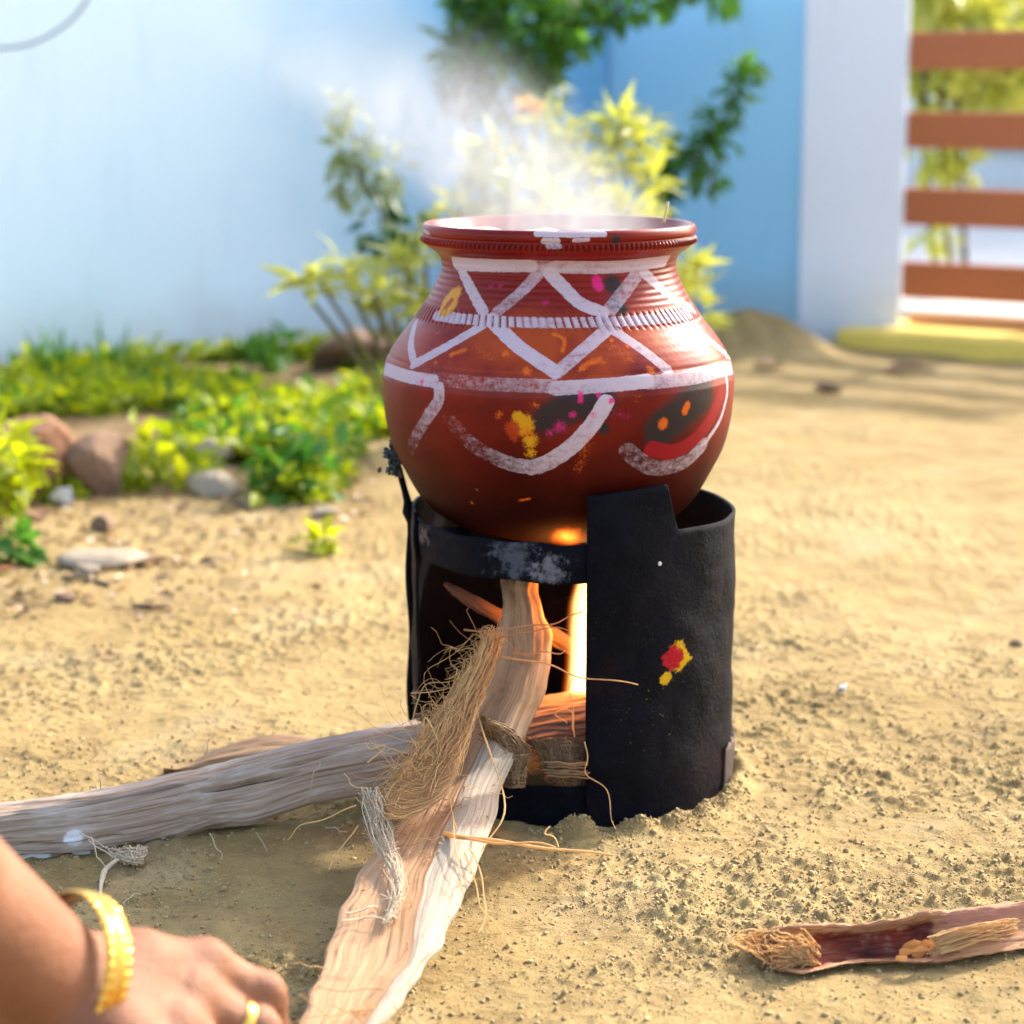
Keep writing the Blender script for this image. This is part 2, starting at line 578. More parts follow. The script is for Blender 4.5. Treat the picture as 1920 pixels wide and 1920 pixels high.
root = np.array((-0.125, 3.05, 0.0))
t = thing("shrub", "yellow green leafy shrub rising left of the clay pot's shoulder", "shrub", root)
tips = [(600, 528, 3.0), (640, 505, 3.05), (705, 555, 3.0), (760, 500, 3.1), (800, 485, 3.1), (570, 545, 3.0), (690, 530, 3.05), (790, 560, 3.1), (740, 590, 3.05)]
stems("stem", [[root + (0, 0, -0.02), root * 0.55 + at(px, py, Y) * 0.45, at(px, py, Y)] for px, py, Y in tips], bark, t, 0.006, 0.003)
foliage("leaves", [(at(px, py, Y), 0.045, 20, 0.060, 0.22, 'rosette') for px, py, Y in tips], leaf_yellow, t)

# dark creeper in the corner of the wall, its crown leaving the top of the frame
root = np.array((0.02, 4.28, 0.03))
t = thing("small_tree", "dark green small tree in the wall corner, its crown above the pot", "tree", root)
top = at(1010, -40, 4.25)
stems("trunk", [[root + (0, 0, -0.05), at(1000, 330, 4.27), at(1005, 120, 4.25), top],
                [at(1000, 330, 4.27), at(900, 120, 4.2), at(860, 20, 4.15)],
                [at(1003, 200, 4.25), at(1060, 80, 4.3), at(1200, -10, 4.2)]], dark_bark, t, 0.011, 0.005)
cl = []
for px, py, r, Y in ((850, 95, .035, 4.1), (900, 20, .07, 4.15), (985, 50, .075, 4.1), (1040, 65, .06, 4.1), (1100, 25, .06, 4.15), (1170, 5, .05, 4.2),
                     (1250, -20, .05, 4.25), (960, 100, .05, 4.1), (1340, -25, .05, 4.25), (940, -30, .09, 4.15), (1060, -40, .10, 4.15),
                     (1020, 130, .045, 4.15)):
    cl.append((at(px, py, Y), r, int(1500 * r), 0.036, 0.55, 'spread'))
foliage("crown", cl, leaf_green, t)
root = np.array((-0.16, 4.18, 0.03))
t = thing("creeper", "blue green hanging creeper shaded against the wall left of the tree", "plant", root)
stems("stem", [[root + (0, 0, -0.04), at(880, 330, 4.2), at(870, 130, 4.2), at(880, -40, 4.2)]], dark_bark, t, 0.006, 0.004)
foliage("leaves", [(at(px, py, 4.2), r, n, 0.030, 0.55, 'spread') for px, py, r, n in
                   ((880, 175, .055, 110), (920, 130, .05, 90), (855, 145, .045, 70), (890, 60, .05, 80), (960, 200, .035, 40), (880, -20, .06, 80), (1010, 160, .05, 60))], leaf_deep, t)

# the two upright sprigs
root = np.array((0.27, 4.15, 0.02))
t = thing("sapling", "thin green sapling leaning right against the deeper blue wall", "plant", root)
pth = [root + (0, 0, -0.04), at(1235, 360, 4.1), at(1300, 300, 4.1), at(1360, 220, 4.1), at(1395, 130, 4.1)]
stems("stem", [pth, [at(1300, 300, 4.1), at(1335, 330, 4.1), at(1330, 370, 4.1)]], bark, t, 0.005, 0.002)
foliage("leaves", [(at(px, py, 4.1), r, n, 0.030, 0.55, 'spread') for px, py, r, n in
                   ((1240, 335, .035, 50), (1275, 305, .035, 44), (1310, 275, .036, 46), (1330, 235, .033, 40), (1365, 210, .03, 34), (1378, 165, .028, 30), (1400, 135, .03, 30),
                    (1330, 335, .028, 30), (1270, 355, .028, 26), (1350, 260, .026, 24), (1240, 390, .03, 24))], leaf_green, t)
root = np.array((-0.24, 3.75, 0.02))
t = thing("sapling", "pale sage green sapling half hidden in the drifting steam", "plant", root)
pth = [root + (0, 0, -0.04), at(720, 430, 3.7), at(680, 330, 3.7), at(650, 190, 3.7)]
stems("stem", [pth, [at(720, 430, 3.7), at(740, 330, 3.7)], [at(680, 330, 3.7), at(630, 270, 3.7)]], bark, t, 0.005, 0.002)
foliage("leaves", [(at(px, py, 3.7), r, n, 0.032, 0.5, 'spread') for px, py, r, n in
                   ((650, 205, .022, 24), (665, 280, .034, 30), (690, 335, .036, 34), (640, 340, .03, 22), (735, 300, .03, 16), (720, 380, .036, 24))], leaf_grey, t)
root = np.array((-0.22, 3.6, 0.02))
t = thing("weed", "small dark green weed below the steam, left of the pot's neck", "plant", root)
stems("stem", [[root + (0, 0, -0.03), at(745, 520, 3.6), at(735, 440, 3.6)]], bark, t, 0.004, 0.002)
foliage("leaves", [(at(px, py, 3.6), .035, 40, 0.03, 0.55, 'spread') for px, py in ((720, 440), (755, 465), (780, 430))], leaf_deep, t)

# ------------------------------------------------------------------ beyond the gate
t = thing("leafy_bush", "sunlit yellow green bush just behind the slatted gate", "bush", (1.02, 4.95, 0))
stems("stem", [[(1.0, 4.95, -.03), at(1735, 300, 4.95), at(1732, -20, 4.95)], [(1.03, 4.95, -.03), at(1765, 300, 4.95), at(1770, -20, 4.95)],
               [(1.06, 4.95, -.03), at(1800, 300, 4.95), at(1790, -20, 4.95)]], dark_bark, t, 0.009, 0.006)
foliage("leaves", [(at(1720 + 230 * rng.random(), 40 + 150 * rng.random(), 4.8 + .4 * rng.random()), .07, 26, .06, .5, 'spread') for _ in range(34)]
        + [(at(1750 + 60 * rng.random(), 290 + 20 * rng.random(), 4.9), .04, 16, .05, .5, 'spread') for _ in range(6)]
        + [(at(1730 + 60 * rng.random(), 440 + 20 * rng.random(), 4.9), .025, 8, .04, .5, 'spread') for _ in range(4)]
        + [(at(1765 + 40 * rng.random(), 590 + 10 * rng.random(), 4.9), .03, 14, .05, .5, 'spread') for _ in range(4)]
        + [(at(1720 + 230 * rng.random(), -60 + 90 * rng.random(), 4.8 + .4 * rng.random()), .07, 22, .06, .5, 'spread') for _ in range(22)], leaf_yellow, t)
m = MB()
ra_, rb_ = G0 + gn * 0.30 - gd * 0.3, G0 + gn * 0.30 + gd * 1.6
m.add([(ra_[0], ra_[1], 0.035), (rb_[0], rb_[1], 0.035), (7.0, 4.0, 0.035), (7.0, 8.6, 0.035), (0.3, 8.6, 0.035),
       (ra_[0], ra_[1], -0.1), (rb_[0], rb_[1], -0.1), (7.0, 4.0, -0.1), (7.0, 8.6, -0.1), (0.3, 8.6, -0.1)],
      [(0, 1, 2, 3, 4), (0, 5, 6, 1), (1, 6, 7, 2), (2, 7, 8, 3), (3, 8, 9, 4), (4, 9, 5, 0)])
tag(m.build("road", plain_mat("pale_concrete", (0.56, 0.55, 0.52), 0.85, 0.3, 6.0), smooth=False), kind="structure")
house_w = wall_mat("white_house_wall", (0.74, 0.76, 0.78), (0.68, 0.70, 0.72))
blue_paint = plain_mat("pale_blue_window_paint", (0.30, 0.52, 0.72), 0.5)
H0 = np.array((2.05, 9.2, 0.0))
t = thing("house", "white house with a pale blue window far behind the gate", "house", H0)
m = MB(); m.box((0.6, 9.2, -0.1), (6.5, 12.0, 3.0)); m.build("wall", house_w, t, smooth=False)
m = MB(); m.box((0.4, 8.95, 3.0), (6.7, 12.2, 3.12)); m.build("roof", house_w, t, smooth=False)
for x0 in (1.98, 3.6):
    f = MB()
    for lo, hi in (((x0, 9.15, 0.25), (x0 + .06, 9.2, 1.35)), ((x0 + .54, 9.15, 0.25), (x0 + .6, 9.2, 1.35)), ((x0 + .06, 9.15, .25), (x0 + .54, 9.2, .31)),
                   ((x0 + .06, 9.15, 1.29), (x0 + .54, 9.2, 1.35)), ((x0 + .27, 9.155, .31), (x0 + .33, 9.2, 1.29))):
        f.box(lo, hi)
    w = f.build("window", blue_paint, t, smooth=False)
    p = MB(); p.box((x0 + .06, 9.185, .31), (x0 + .54, 9.198, 1.29))
    p.build("pane", plain_mat("window_glass", (0.10, 0.20, 0.28), 0.15, 0.1), w, smooth=False)

# ------------------------------------------------------------------ green bed at the left: ground cover nobody could count
def in_bed(px, py):
    lim = 890 + 60 * math.sin(px * 0.013 + 1.0) - 30 * math.sin(px * 0.031)
    return 690 - 0.03 * px < py < lim


cl = []
tries = 0
while len(cl) < 1250 and tries < 14000:
    tries += 1
    px, py = rng.uniform(-140, 790), 690 + 250 * rng.random() ** 1.1
    if not in_bed(px, py):
        continue
    g = ground_at(px, py)
    if vnoise(np.array([g[:2] * 5.5]), 77)[0] < -0.22 or (px > 600 and rng.random() < 0.3):
        continue
    if -40 < px < 250 and 800 < py < 930:
        continue
    z = float(ground_height(np.array([g[0]]), np.array([g[1]]))[0])
    wall_y = CORNER[1] + (g[0] - CORNER[0]) * left_dir[1] / left_dir[0]
    if g[1] > wall_y - 0.05:
        continue
    cl.append(((g[0], g[1], z + 0.002 + 0.010 * rng.random()), 0.020 + 0.014 * rng.random(), 26, 0.014 + 0.012 * rng.random(), 0.6, 'spread'))
tag(foliage("ground_cover_plants", cl[::4], leaf_green), "darker green weeds mixed into the yellow green ground cover", "ground cover", kind="stuff")
tag(foliage("ground_cover_plants", [q for i, q in enumerate(cl) if i % 4], leaf_bed), "low bright yellow green ground cover spreading below the pale wall", "ground cover", kind="stuff")
# grass blades standing in the bed
P, D = [], []
for px, n in ((100, 36), (205, 12), (500, 10)):
    for _ in range(n):
        g = ground_at(px + rng.normal() * 22, 735 + rng.normal() * 10)
        P.append((g[0], g[1], 0.03)); D.append(rng.normal(size=3) * 0.22 + np.array((0, 0, 1)))
P, D = np.array(P), np.array(D)
V, F, T = leaf_arrays(P, D, rng.uniform(0.05, 0.11, len(P)), np.full(len(P), 0.007), rng.random(len(P)), 0.1)
tag(obj("grass", V, F, leaf_green, smooth=False, attrs={"tone": T}), "thin green grass blades standing among the ground cover", "grass", kind="stuff")


def seedling(px, py, Y, label, r=0.05, n=30, L=0.035, mat=leaf_green, hgt=0.05):
    g = ground_at(px, py)
    z = float(ground_height(np.array([g[0]]), np.array([g[1]]))[0])
    g = np.array((g[0], g[1], z))
    t = thing("seedling", label, "plant", g)
    stems("stem", [[g + (0, 0, -0.01), g + (0.004, 0, hgt * 0.5), g + (0.01, 0, hgt)], [g, g + (-0.015, 0, hgt * .6)]], bark, t, 0.003, 0.0015)
    foliage("leaves", [(g + np.array((0.008, 0, hgt)), r, n, L, 0.55, 'spread'), (g + np.array((-0.012, 0, hgt * .6)), r * .7, n // 2, L, 0.55, 'spread')], mat, t)


seedling(598, 1030, 0, "tiny green seedling alone on the bare sand beside the pot", 0.014, 26, 0.022, leaf_bed, 0.015)
seedling(505, 722, 0, "bushy dark green seedling at the wall foot above the ground cover", 0.032, 34, 0.03, leaf_green, 0.05)
seedling(290, 745, 0, "upright broad leaved green seedling in the middle of the bed", 0.034, 26, 0.035, leaf_bed, 0.05)
seedling(-2, 985, 0, "bright yellow green clump at the left edge in front of the rocks", 0.055, 120, 0.032, leaf_bed, 0.075)
seedling(12, 1050, 0, "dark green sprig on the sand at the far left edge", 0.02, 30, 0.026, leaf_green, 0.02)
seedling(290, 905, 0, "yellow green clump growing just right of the angular brown rock", 0.065, 90, 0.032, leaf_bed, 0.03)
seedling(560, 925, 0, "mid green clump at the front edge of the bed near the pot", 0.06, 90, 0.032, leaf_green, 0.03)

# ------------------------------------------------------------------ rocks and stones
rock_red = plain_mat("red_brown_rock", (0.33, 0.15, 0.07), 0.85, 0.8, 9.0, 0.8, 0.01)
rock_brown = plain_mat("dark_brown_rock", (0.22, 0.125, 0.07), 0.85, 0.8, 12.0, 0.8, 0.01)
rock_pale = plain_mat("pale_stone", (0.36, 0.28, 0.185), 0.85, 0.5, 20.0, 0.6, 0.004)
rock_white = plain_mat("white_stone", (0.58, 0.54, 0.48), 0.7, 0.2, 40.0, 0.4, 0.002)


def rock(name, pos, size, mat, label, cat, seed, flat=0.0, rot=0.0, sub=3, group=None):
    V, F = ico(sub)
    n = V / np.linalg.norm(V, axis=1)[:, None]
    # a faceted stone: cut by random planes, then roughened
    rs = np.random.default_rng(seed)
    for _ in range(9):
        d = rs.normal(size=3); d /= np.linalg.norm(d)
        k = rs.uniform(0.42, 0.75)
        s = V @ d
        V = V - np.maximum(s - k, 0)[:, None] * d
    V = V * (1.15 + 0.05 * fbm(n * 4.0, 3, seed))[:, None] * np.array(size)
    cr, sr = math.cos(rot), math.sin(rot)
    V = V @ np.array(((cr, sr, 0), (-sr, cr, 0), (0, 0, 1)))
    pos = np.array(pos)
    V = V + pos + np.array((0, 0, size[2] * 0.55))
    o = obj(name, V, F, mat, origin=pos, smooth=cat == "stone")
    return tag(o, label, cat, group)


def gp(px, py):
    g = ground_at(px, py)
    z = float(ground_height(np.array([g[0]]), np.array([g[1]]))[0])
    return np.array((g[0], g[1], z))


rock("rock", gp(8, 935), (0.085, 0.055, 0.075), rock_red, "large smooth reddish rock at the left edge of the bed", "rock", 4, rot=0.4)
rock("rock", gp(186, 922), (0.056, 0.045, 0.050), rock_brown, "angular dark brown rock standing beside the reddish one", "rock", 12, rot=0.8)
rock("stone", gp(392, 862), (0.034, 0.03, 0.022), rock_pale, "rounded grey stone sitting among the ground cover", "stone", 21)
rock("stone", gp(395, 925), (0.04, 0.028, 0.018), rock_pale, "elongated pale stone at the front of the ground cover", "stone", 22, rot=-0.7)
rock("stone", gp(118, 943), (0.017, 0.016, 0.014), rock_white, "small white stone on the sand below the dark brown rock", "stone", 23)
rock("stone", gp(180, 915), (0.016, 0.012, 0.014), rock_pale, "small beige stone leaning on the foot of the dark brown rock", "stone", 24)
rock("stone", gp(215, 1050), (0.055, 0.04, 0.010), rock_pale, "broad flat pale stone half sunk in the bare sand", "stone", 25)
rock("stone", gp(200, 990), (0.017, 0.015, 0.012), rock_brown, "small round brown stone on bare sand above the flat one", "stone", 26)
rock("stone", gp(612, 968), (0.026, 0.02, 0.009), rock_pale, "flat whitish stone near the seedling left of the stove", "stone", 27)
rock("stone", gp(118, 1128), (0.012, 0.010, 0.008), rock_brown, "tiny dark stone near the left edge of the bare sand", "stone", 28)
rock("stone", gp(165, 1078), (0.018, 0.014, 0.010), rock_pale, "small grey stone just in front of the flat pale stone", "stone", 29)
rock("stone", gp(1552, 742), (0.022, 0.018, 0.010), rock_brown, "reddish brown stone on the sand in front of the pillar", "stone", 30)
rock("rock", gp(670, 715), (0.10, 0.06, 0.05), rock_brown, "long dark rock at the back of the bed near the pot", "rock", 31, rot=0.3)
rock("pebble", gp(1581, 1307), (0.0052, 0.0045, 0.0042), rock_white, "small bright white pebble alone on the sand right of the stove", "pebble", 41, sub=2)
rock("pebble", gp(1905, 1210), (0.006, 0.005, 0.004), rock_brown, "small dark pebble at the right edge of the sand", "pebble", 42, sub=2)

# dry leaves
dry = plain_mat("dry_orange_leaf", (0.36, 0.11, 0.03), 0.6, 0.4, 40.0)
dry_b = plain_mat("dry_brown_leaf", (0.20, 0.10, 0.04), 0.7, 0.4, 40.0)


def dead_leaf(px, py, L, rot, mat, label, group=None):
    g = gp(px, py)
    u, v = np.meshgrid(np.linspace(0, 1, 9), np.linspace(-1, 1, 5), indexing='ij')
    w = 0.32 * np.sin(np.pi * u ** 0.8) * L
    X = (u - 0.5) * L
    Yv = v * w
    Z = 0.25 * np.abs(v) * w + 0.12 * L * np.sin(u * 2.6) + 0.003
    cr, sr = math.cos(rot), math.sin(rot)
    top = np.stack([X * cr - Yv * sr, X * sr + Yv * cr, Z], -1).reshape(-1, 3) + g
    bot = top - np.array((0, 0, 0.0009))
    F = grid_faces(5, 9)
    o = obj("dead_leaf", np.concatenate([top, bot]), np.concatenate([F, F[:, ::-1] + 45]), mat, origin=g)
    return tag(o, label, "leaf", group)


dead_leaf(150, 915, 0.05, 1.1, dry, "curled orange dead leaf tucked below the dark brown rock")
dead_leaf(185, 925, 0.045, -0.4, dry, "orange dead leaf beside the foot of the brown rock, on open sand")
dead_leaf(450, 862, 0.075, 0.2, dry, "long orange brown dead leaf among the ground cover")
dead_leaf(35, 1020, 0.045, -0.6, dry, "orange dead leaf at the left edge of bare sand")
dead_leaf(2, 1070, 0.035, 0.5, dry, "small red orange dead leaf cut by the left picture edge")
dead_leaf(70, 965, 0.05, 2.0, dry_b, "brown dead leaf between the yellow clump and the sand")
dead_leaf(1705, 700, 0.10, 0.1, dry_b, "wide brown dead leaf on the sand near the yellow threshold")
dead_leaf(290, 1055, 0.035, 0.2, dry_b, "thin brown dead leaf right of the flat pale stone")
dead_leaf(1445, 690, 0.07, 0.5, dry_b, "brown dead leaf below the sand heap by the wall")

# dry litter blown against the bed
P, D = [], []
for _ in range(1500):
    px, py = rng.uniform(-60, 700), 860 + 300 * rng.random() ** 1.5
    if px > 330 + 300 * rng.random() and py > 980: continue
    P.append(gp(px, py) + (0, 0, 0.003)); D.append(rng.normal(size=3) * np.array((1, 1, .25)))
P, D = np.array(P), np.array(D)
V, F, T = leaf_arrays(P, D, rng.uniform(0.006, 0.022, len(P)), rng.uniform(0.003, 0.009, len(P)), rng.random(len(P)), 0.2)
tag(obj("leaf_litter", V, F, leaf_mat("brown_litter", (0.10, 0.055, 0.03), (0.46, 0.28, 0.13), 0.15), smooth=False, attrs={"tone": T}),
    "dry brown leaf litter scattered on the sand before the green bed", "leaf litter", kind="stuff")

# twigs on the sand
pale_bark = plain_mat("dry_twig", (0.17, 0.11, 0.06), 0.8)


def twig(points, r, label, mat=pale_bark):
    m = MB()
    P = catmull([gp(*p) + np.array((0, 0, r * 1.2)) for p in points], 16)
    m.tube(P, r, 5)
    tag(m.build("twig", mat, origin=P[0]), label, "twig")


twig([(415, 935), (445, 945), (472, 958)], 0.0028, "brown twig lying at the front edge of the green bed")
twig([(120, 1085), (165, 1095), (205, 1102)], 0.0026, "pale brown twig lying on the sand below the flat stone")
twig([(250, 1140), (310, 1146)], 0.0022, "short dark twig alone on bare sand at the left")

# ------------------------------------------------------------------ loose crumbs of sand in front
V0, F0 = ico(0)
n_cl = 22000
px = rng.uniform(-30, 1950, n_cl * 3)
py = 1180 + 770 * rng.random(n_cl * 3) ** 0.9
gpos = np.array([ground_at(a, b) for a, b in zip(px, py)])
pat = fbm(gpos[:, :2] * 7.0, 3, 11)
keep = (rng.random(len(gpos)) < np.clip(0.55 + 0.8 * pat, 0.18, 1))
rr = np.hypot(gpos[:, 0] - 0.0452, gpos[:, 1] - 1.55)
keep &= rr > 0.124
gpos = gpos[keep][:n_cl]
# extra crumbs heaped round the foot of the stove
a = rng.uniform(-0.25, 1.25, 900)
rad = 0.125 + np.abs(rng.normal(0, 0.007, 900))
ring = np.stack([0.0452 + rad * np.sin(a), 1.55 - rad * np.cos(a), np.zeros(900)], -1)
gpos = np.concatenate([gpos, ring])
gpos[:, 2] = ground_height(gpos[:, 0], gpos[:, 1])
size = 0.0005 + 0.0013 * rng.random(len(gpos)) ** 6
jit = 1 + 0.5 * rng.normal(size=(len(gpos), 12, 1)).clip(-1.4, 1.4)
sc = rng.uniform(0.6, 1.4, (len(gpos), 1, 3))
V = gpos[:, None] + V0[None] * jit * sc * size[:, None, None] + np.array((0, 0, 1.0)) * size[:, None, None] * 0.25
F = (F0[None] + 12 * np.arange(len(gpos))[:, None, None]).reshape(-1, 3)
M = Mat("sand_crumb")
tone = M.attr("tone")
crumb_mat = M.surf(M.bsdf(M.mix(tone, (0.25, 0.165, 0.065), (0.42, 0.31, 0.14)), 0.9, M.bump(M.noise(M.coord(), 900.0), 0.5, 0.001)))
tn = np.clip(rng.normal(0.6, 0.22, len(gpos)), 0, 1)
tn[rng.random(len(tn)) < 0.012] = 1.6
tag(obj("sand_crumbs", V.reshape(-1, 3), F, crumb_mat, smooth=False, attrs={"tone": np.repeat(tn, 12)}),
    "loose crumbs and clods of sand scattered over the foreground", "sand", kind="stuff")

# ================================================================== STOVE
SX, SY, SR, ST = 0.0452, 1.55, 0.12, 0.0022
STOVE = np.array((SX, SY, 0.0))
M = Mat("charred_black_steel")
c = M.coord()
n1 = M.noise(c, 55.0, 7.0, 0.65)
col = M.mix(M.ramp(n1, (0.40, 0.0), (0.75, 1.0)), (0.0020, 0.0022, 0.0050), (0.0058, 0.0062, 0.0120))
col = M.mix(M.math('MULTIPLY', M.ramp(M.noise(c, 14.0, 6.0, 0.6), (0.58, 0.0), (0.72, 1.0)), 0.55), col, (0.018, 0.0065, 0.0060))
sp = M.voro(c, 520.0)
col = M.mix(M.math('MULTIPLY', M.ramp(sp, (0.05, 1.0), (0.14, 0.0)), M.ramp(M.noise(c, 40.0, 3.0), (0.58, 0.0), (0.64, 0.8))), col, (0.20, 0.20, 0.21))


def spot(pt, r, ragged=0.5, scale=130.0, soft=0.86):
    d = M.n("ShaderNodeVectorMath", {0: c, 1: tuple(pt)}, operation='DISTANCE').outputs["Value"]
    w = M.math('MULTIPLY', M.math('SUBTRACT', M.noise(c, scale, 5.0, 0.7), 0.5), r * 2.2 * ragged)
    return M.step(M.math('ADD', d, w), r * (1.94 - soft), r * soft)


def on_drum(px, py):
    """stove-local point of the drum's front surface seen at a photograph pixel"""
    for Y in np.linspace(1.42, 1.56, 400):
        p = at(px, py, Y) - STOVE
        if np.hypot(p[0], p[1]) < SR:
            break
    return p


ash = spot(on_drum(960, 1045), 0.013, 2.4, 150.0, 0.3)
col = M.mix(M.math('MULTIPLY', ash, 0.32), col, (0.20, 0.22, 0.27))
ash = spot(on_drum(1030, 1072), 0.009, 2.4, 150.0, 0.3)
col = M.mix(M.math('MULTIPLY', ash, 0.5), col, (0.26, 0.27, 0.30))
ash = spot(on_drum(787, 1000), 0.007, 2.4, 150.0, 0.3)
col = M.mix(M.math('MULTIPLY', ash, 0.5), col, (0.30, 0.20, 0.16))
yel = spot(on_drum(1270, 1232), 0.0108, 0.9)
col = M.mix(yel, col, (0.62, 0.36, 0.01))
yel2 = spot(on_drum(1247, 1272), 0.0055, 1.0)
col = M.mix(yel2, col, (0.60, 0.36, 0.01))
red = spot(on_drum(1262, 1234), 0.0095, 0.8)
col = M.mix(red, col, (0.40, 0.012, 0.018))
dust_d = M.n("ShaderNodeVectorMath", {0: c, 1: tuple(on_drum(1245, 1330))}, operation='DISTANCE').outputs["Value"]
dust = M.math('MULTIPLY', M.step(dust_d, 0.05, 0.004), M.ramp(M.voro(c, 420.0), (0.10, 1.0), (0.22, 0.0)))
dust = M.math('MULTIPLY', dust, M.ramp(M.noise(c, 150.0, 3.0), (0.56, 0.0), (0.62, 1.0)))
col = M.mix(dust, col, (0.50, 0.32, 0.02))
rough = M.math('ADD', M.math('MULTIPLY', n1, 0.35), 0.36)
nb = M.bump(M.noise(c, 230.0, 8.0, 0.75), 0.9, 0.0022)
nb = M.bump(M.noise(c, 18.0, 3.0), 0.2, 0.004, nb)
steel = M.surf(M.bsdf(col, rough, nb, Metallic=0.0, Specular_IOR_Level=0.06))


def shell(name, th, z0f, z1f, r, parent, mat, nz=24, dent=0.0014, seed=0):
    """curved steel sheet of thickness ST over the angles th (degrees, 0 at the front, + to the right)"""
    th = np.radians(np.asarray(th, float))
    z0 = np.array([z0f(math.degrees(t_)) for t_ in th])
    z1 = np.array([z1f(math.degrees(t_)) for t_ in th])
    k = np.linspace(0, 1, nz)
    Z = z0[None] + (z1 - z0)[None] * k[:, None]
    TH = np.repeat(th[None], nz, 0)
    wob = dent * fbm(np.stack([TH * 3.0, Z * 30.0], -1), 3, 50 + seed)
    outs = []
    for rad in (r, r - ST):
        R = rad + wob
        outs.append(np.stack([SX + R * np.sin(TH), SY - R * np.cos(TH), Z], -1).reshape(-1, 3))
    nu = len(th)
    F = grid_faces(nu, nz)
    n = nu * nz
    faces = [tuple(f) for f in F] + [tuple(f[::-1] + n) for f in F]
    rim = [j for j in range(nu)] + [j * nu + nu - 1 for j in range(1, nz)] + [(nz - 1) * nu + j for j in range(nu - 2, -1, -1)] + [j * nu for j in range(nz - 2, 0, -1)]
    for a_, b_ in zip(rim, rim[1:] + rim[:1]):
        faces.append((b_, a_, a_ + n, b_ + n))
    o = obj(name, np.concatenate(outs), faces, mat, parent)
    o.data.polygons.foreach_set("use_smooth", np.array([i < 2 * len(F) for i in range(len(faces))]))
    return o


stove = thing("stove", "black steel drum stove with an open front, standing on the sand", "stove", STOVE)


def top_z(t_):
    t_ = t_ % 360
    tab = 0.242 - 0.0001 * max(0, t_)
    if t_ < 31.0:
        return 0.2405 + 0.00018 * t_
    if t_ < 36.0:
        return 0.2461 + (0.2115 - 0.2461) * (t_ - 31.0) / 5.0
    return 0.2115 + 0.0012 * math.sin(t_ * 0.05)


angles = sorted(set(list(np.linspace(3.0, 31.0, 20)) + list(np.linspace(31.0, 36.0, 6)) + list(np.linspace(36.0, 286.0, 130))))
shell("drum_wall", angles, lambda t_: -0.01, top_z, SR, stove, steel, 60, seed=1)
shell("front_band", np.linspace(-78, 8, 60), lambda t_: 0.179 + 0.0008 * math.sin(t_ * 0.2), lambda t_: 0.2065 + 0.0007 * math.sin(t_ * 0.31), SR - ST - 0.0006, stove, steel, 10, seed=2)
shell("bottom_band", np.linspace(-78, 8, 60), lambda t_: -0.01, lambda t_: 0.032 + 0.0006 * math.sin(t_ * 0.4), SR - ST - 0.0006, stove, steel, 10, seed=3)
rust = plain_mat("rusty_steel", (0.035, 0.012, 0.010), 0.75, 0.7, 60.0, 0.6, 0.002)
shell("seam_strip", np.linspace(66, 96, 16), lambda t_: -0.01, lambda t_: 0.040 + 0.002 * math.sin(t_), SR + ST - 0.0007, stove, rust, 8, seed=4)
for px, py, r in ((1121, 1066, 0.0032), (1237, 1057, 0.0016)):
    p = on_drum(px, py) + STOVE
    V, F = ico(2)
    nrm = np.array((p[0] - SX, p[1] - SY, 0)); nrm /= np.linalg.norm(nrm)
    V = V * r
    V = V - np.outer(V @ nrm, nrm) * 0.45
    obj("rivet", V + p, F, steel if r > .002 else rock_white, stove)
# support rod at the left edge with knots of melted slag
th = math.radians(-93)
rod = MB()
rx, ry = SX + 0.1215 * math.sin(th), SY - 0.1215 * math.cos(th)
zs = np.linspace(0.0, 0.238, 30)
P = np.stack([rx + 0.0012 * np.sin(zs * 70) - 0.007 * np.clip((zs - 0.20) / 0.04, 0, 1), np.full(30, ry), zs], -1)
rr_ = 0.0026 + 0.0035 * np.exp(-((zs - 0.205) / 0.006) ** 2)
rod.tube(P, rr_, 8)
rod_o = rod.build("support_rod", steel, stove)
kn = MB()
V, F = ico(1)
for i in range(150):
    g_ = rng.normal(size=2)
    p = np.array(at(738 + g_[0] * 7 + 4 * math.sin(g_[1] * 3), 860 + g_[1] * 14, 1.545)) + np.array((0, rng.normal() * 0.003, 0))
    kn.add(V * rng.uniform(0.0008, 0.0022) * rng.uniform(.6, 1.5, 3) * (1 + 0.25 * rng.normal(size=(len(V), 1))) + p, F, 0.5)
kn.tube(catmull([P[-1], at(752, 890, 1.545), at(738, 850, 1.545)], 8), 0.0022, 6)
kn.build("charred_knot", plain_mat("grey_black_char", (0.035, 0.045, 0.045), 0.6, 0.6, 80.0, 0.6), rod_o)
# three inner lugs that carry the pot
for a_ in (55, 175, 292):
    a_ = math.radians(a_)
    m = MB()
    d = np.array((math.sin(a_), -math.cos(a_), 0)); s_ = np.array((d[1], -d[0], 0))
    m.box((0.084, -0.008, 0.196), (SR - ST - 0.0008, 0.008, 0.2), lambda v: STOVE + d * v[0] + s_ * v[1] + np.array((0, 0, v[2])))
    m.build("pot_rest", steel, stove, smooth=False)

# ================================================================== POT
PX0, PY0 = 0.0338, 1.55


def zpx(py):
    return at(960, py, PY0)[2]


def rpx(hw, py):
    z = zpx(py)
    return hw * (PY0 * CP + (CAM_H - z) * SP) / FPX


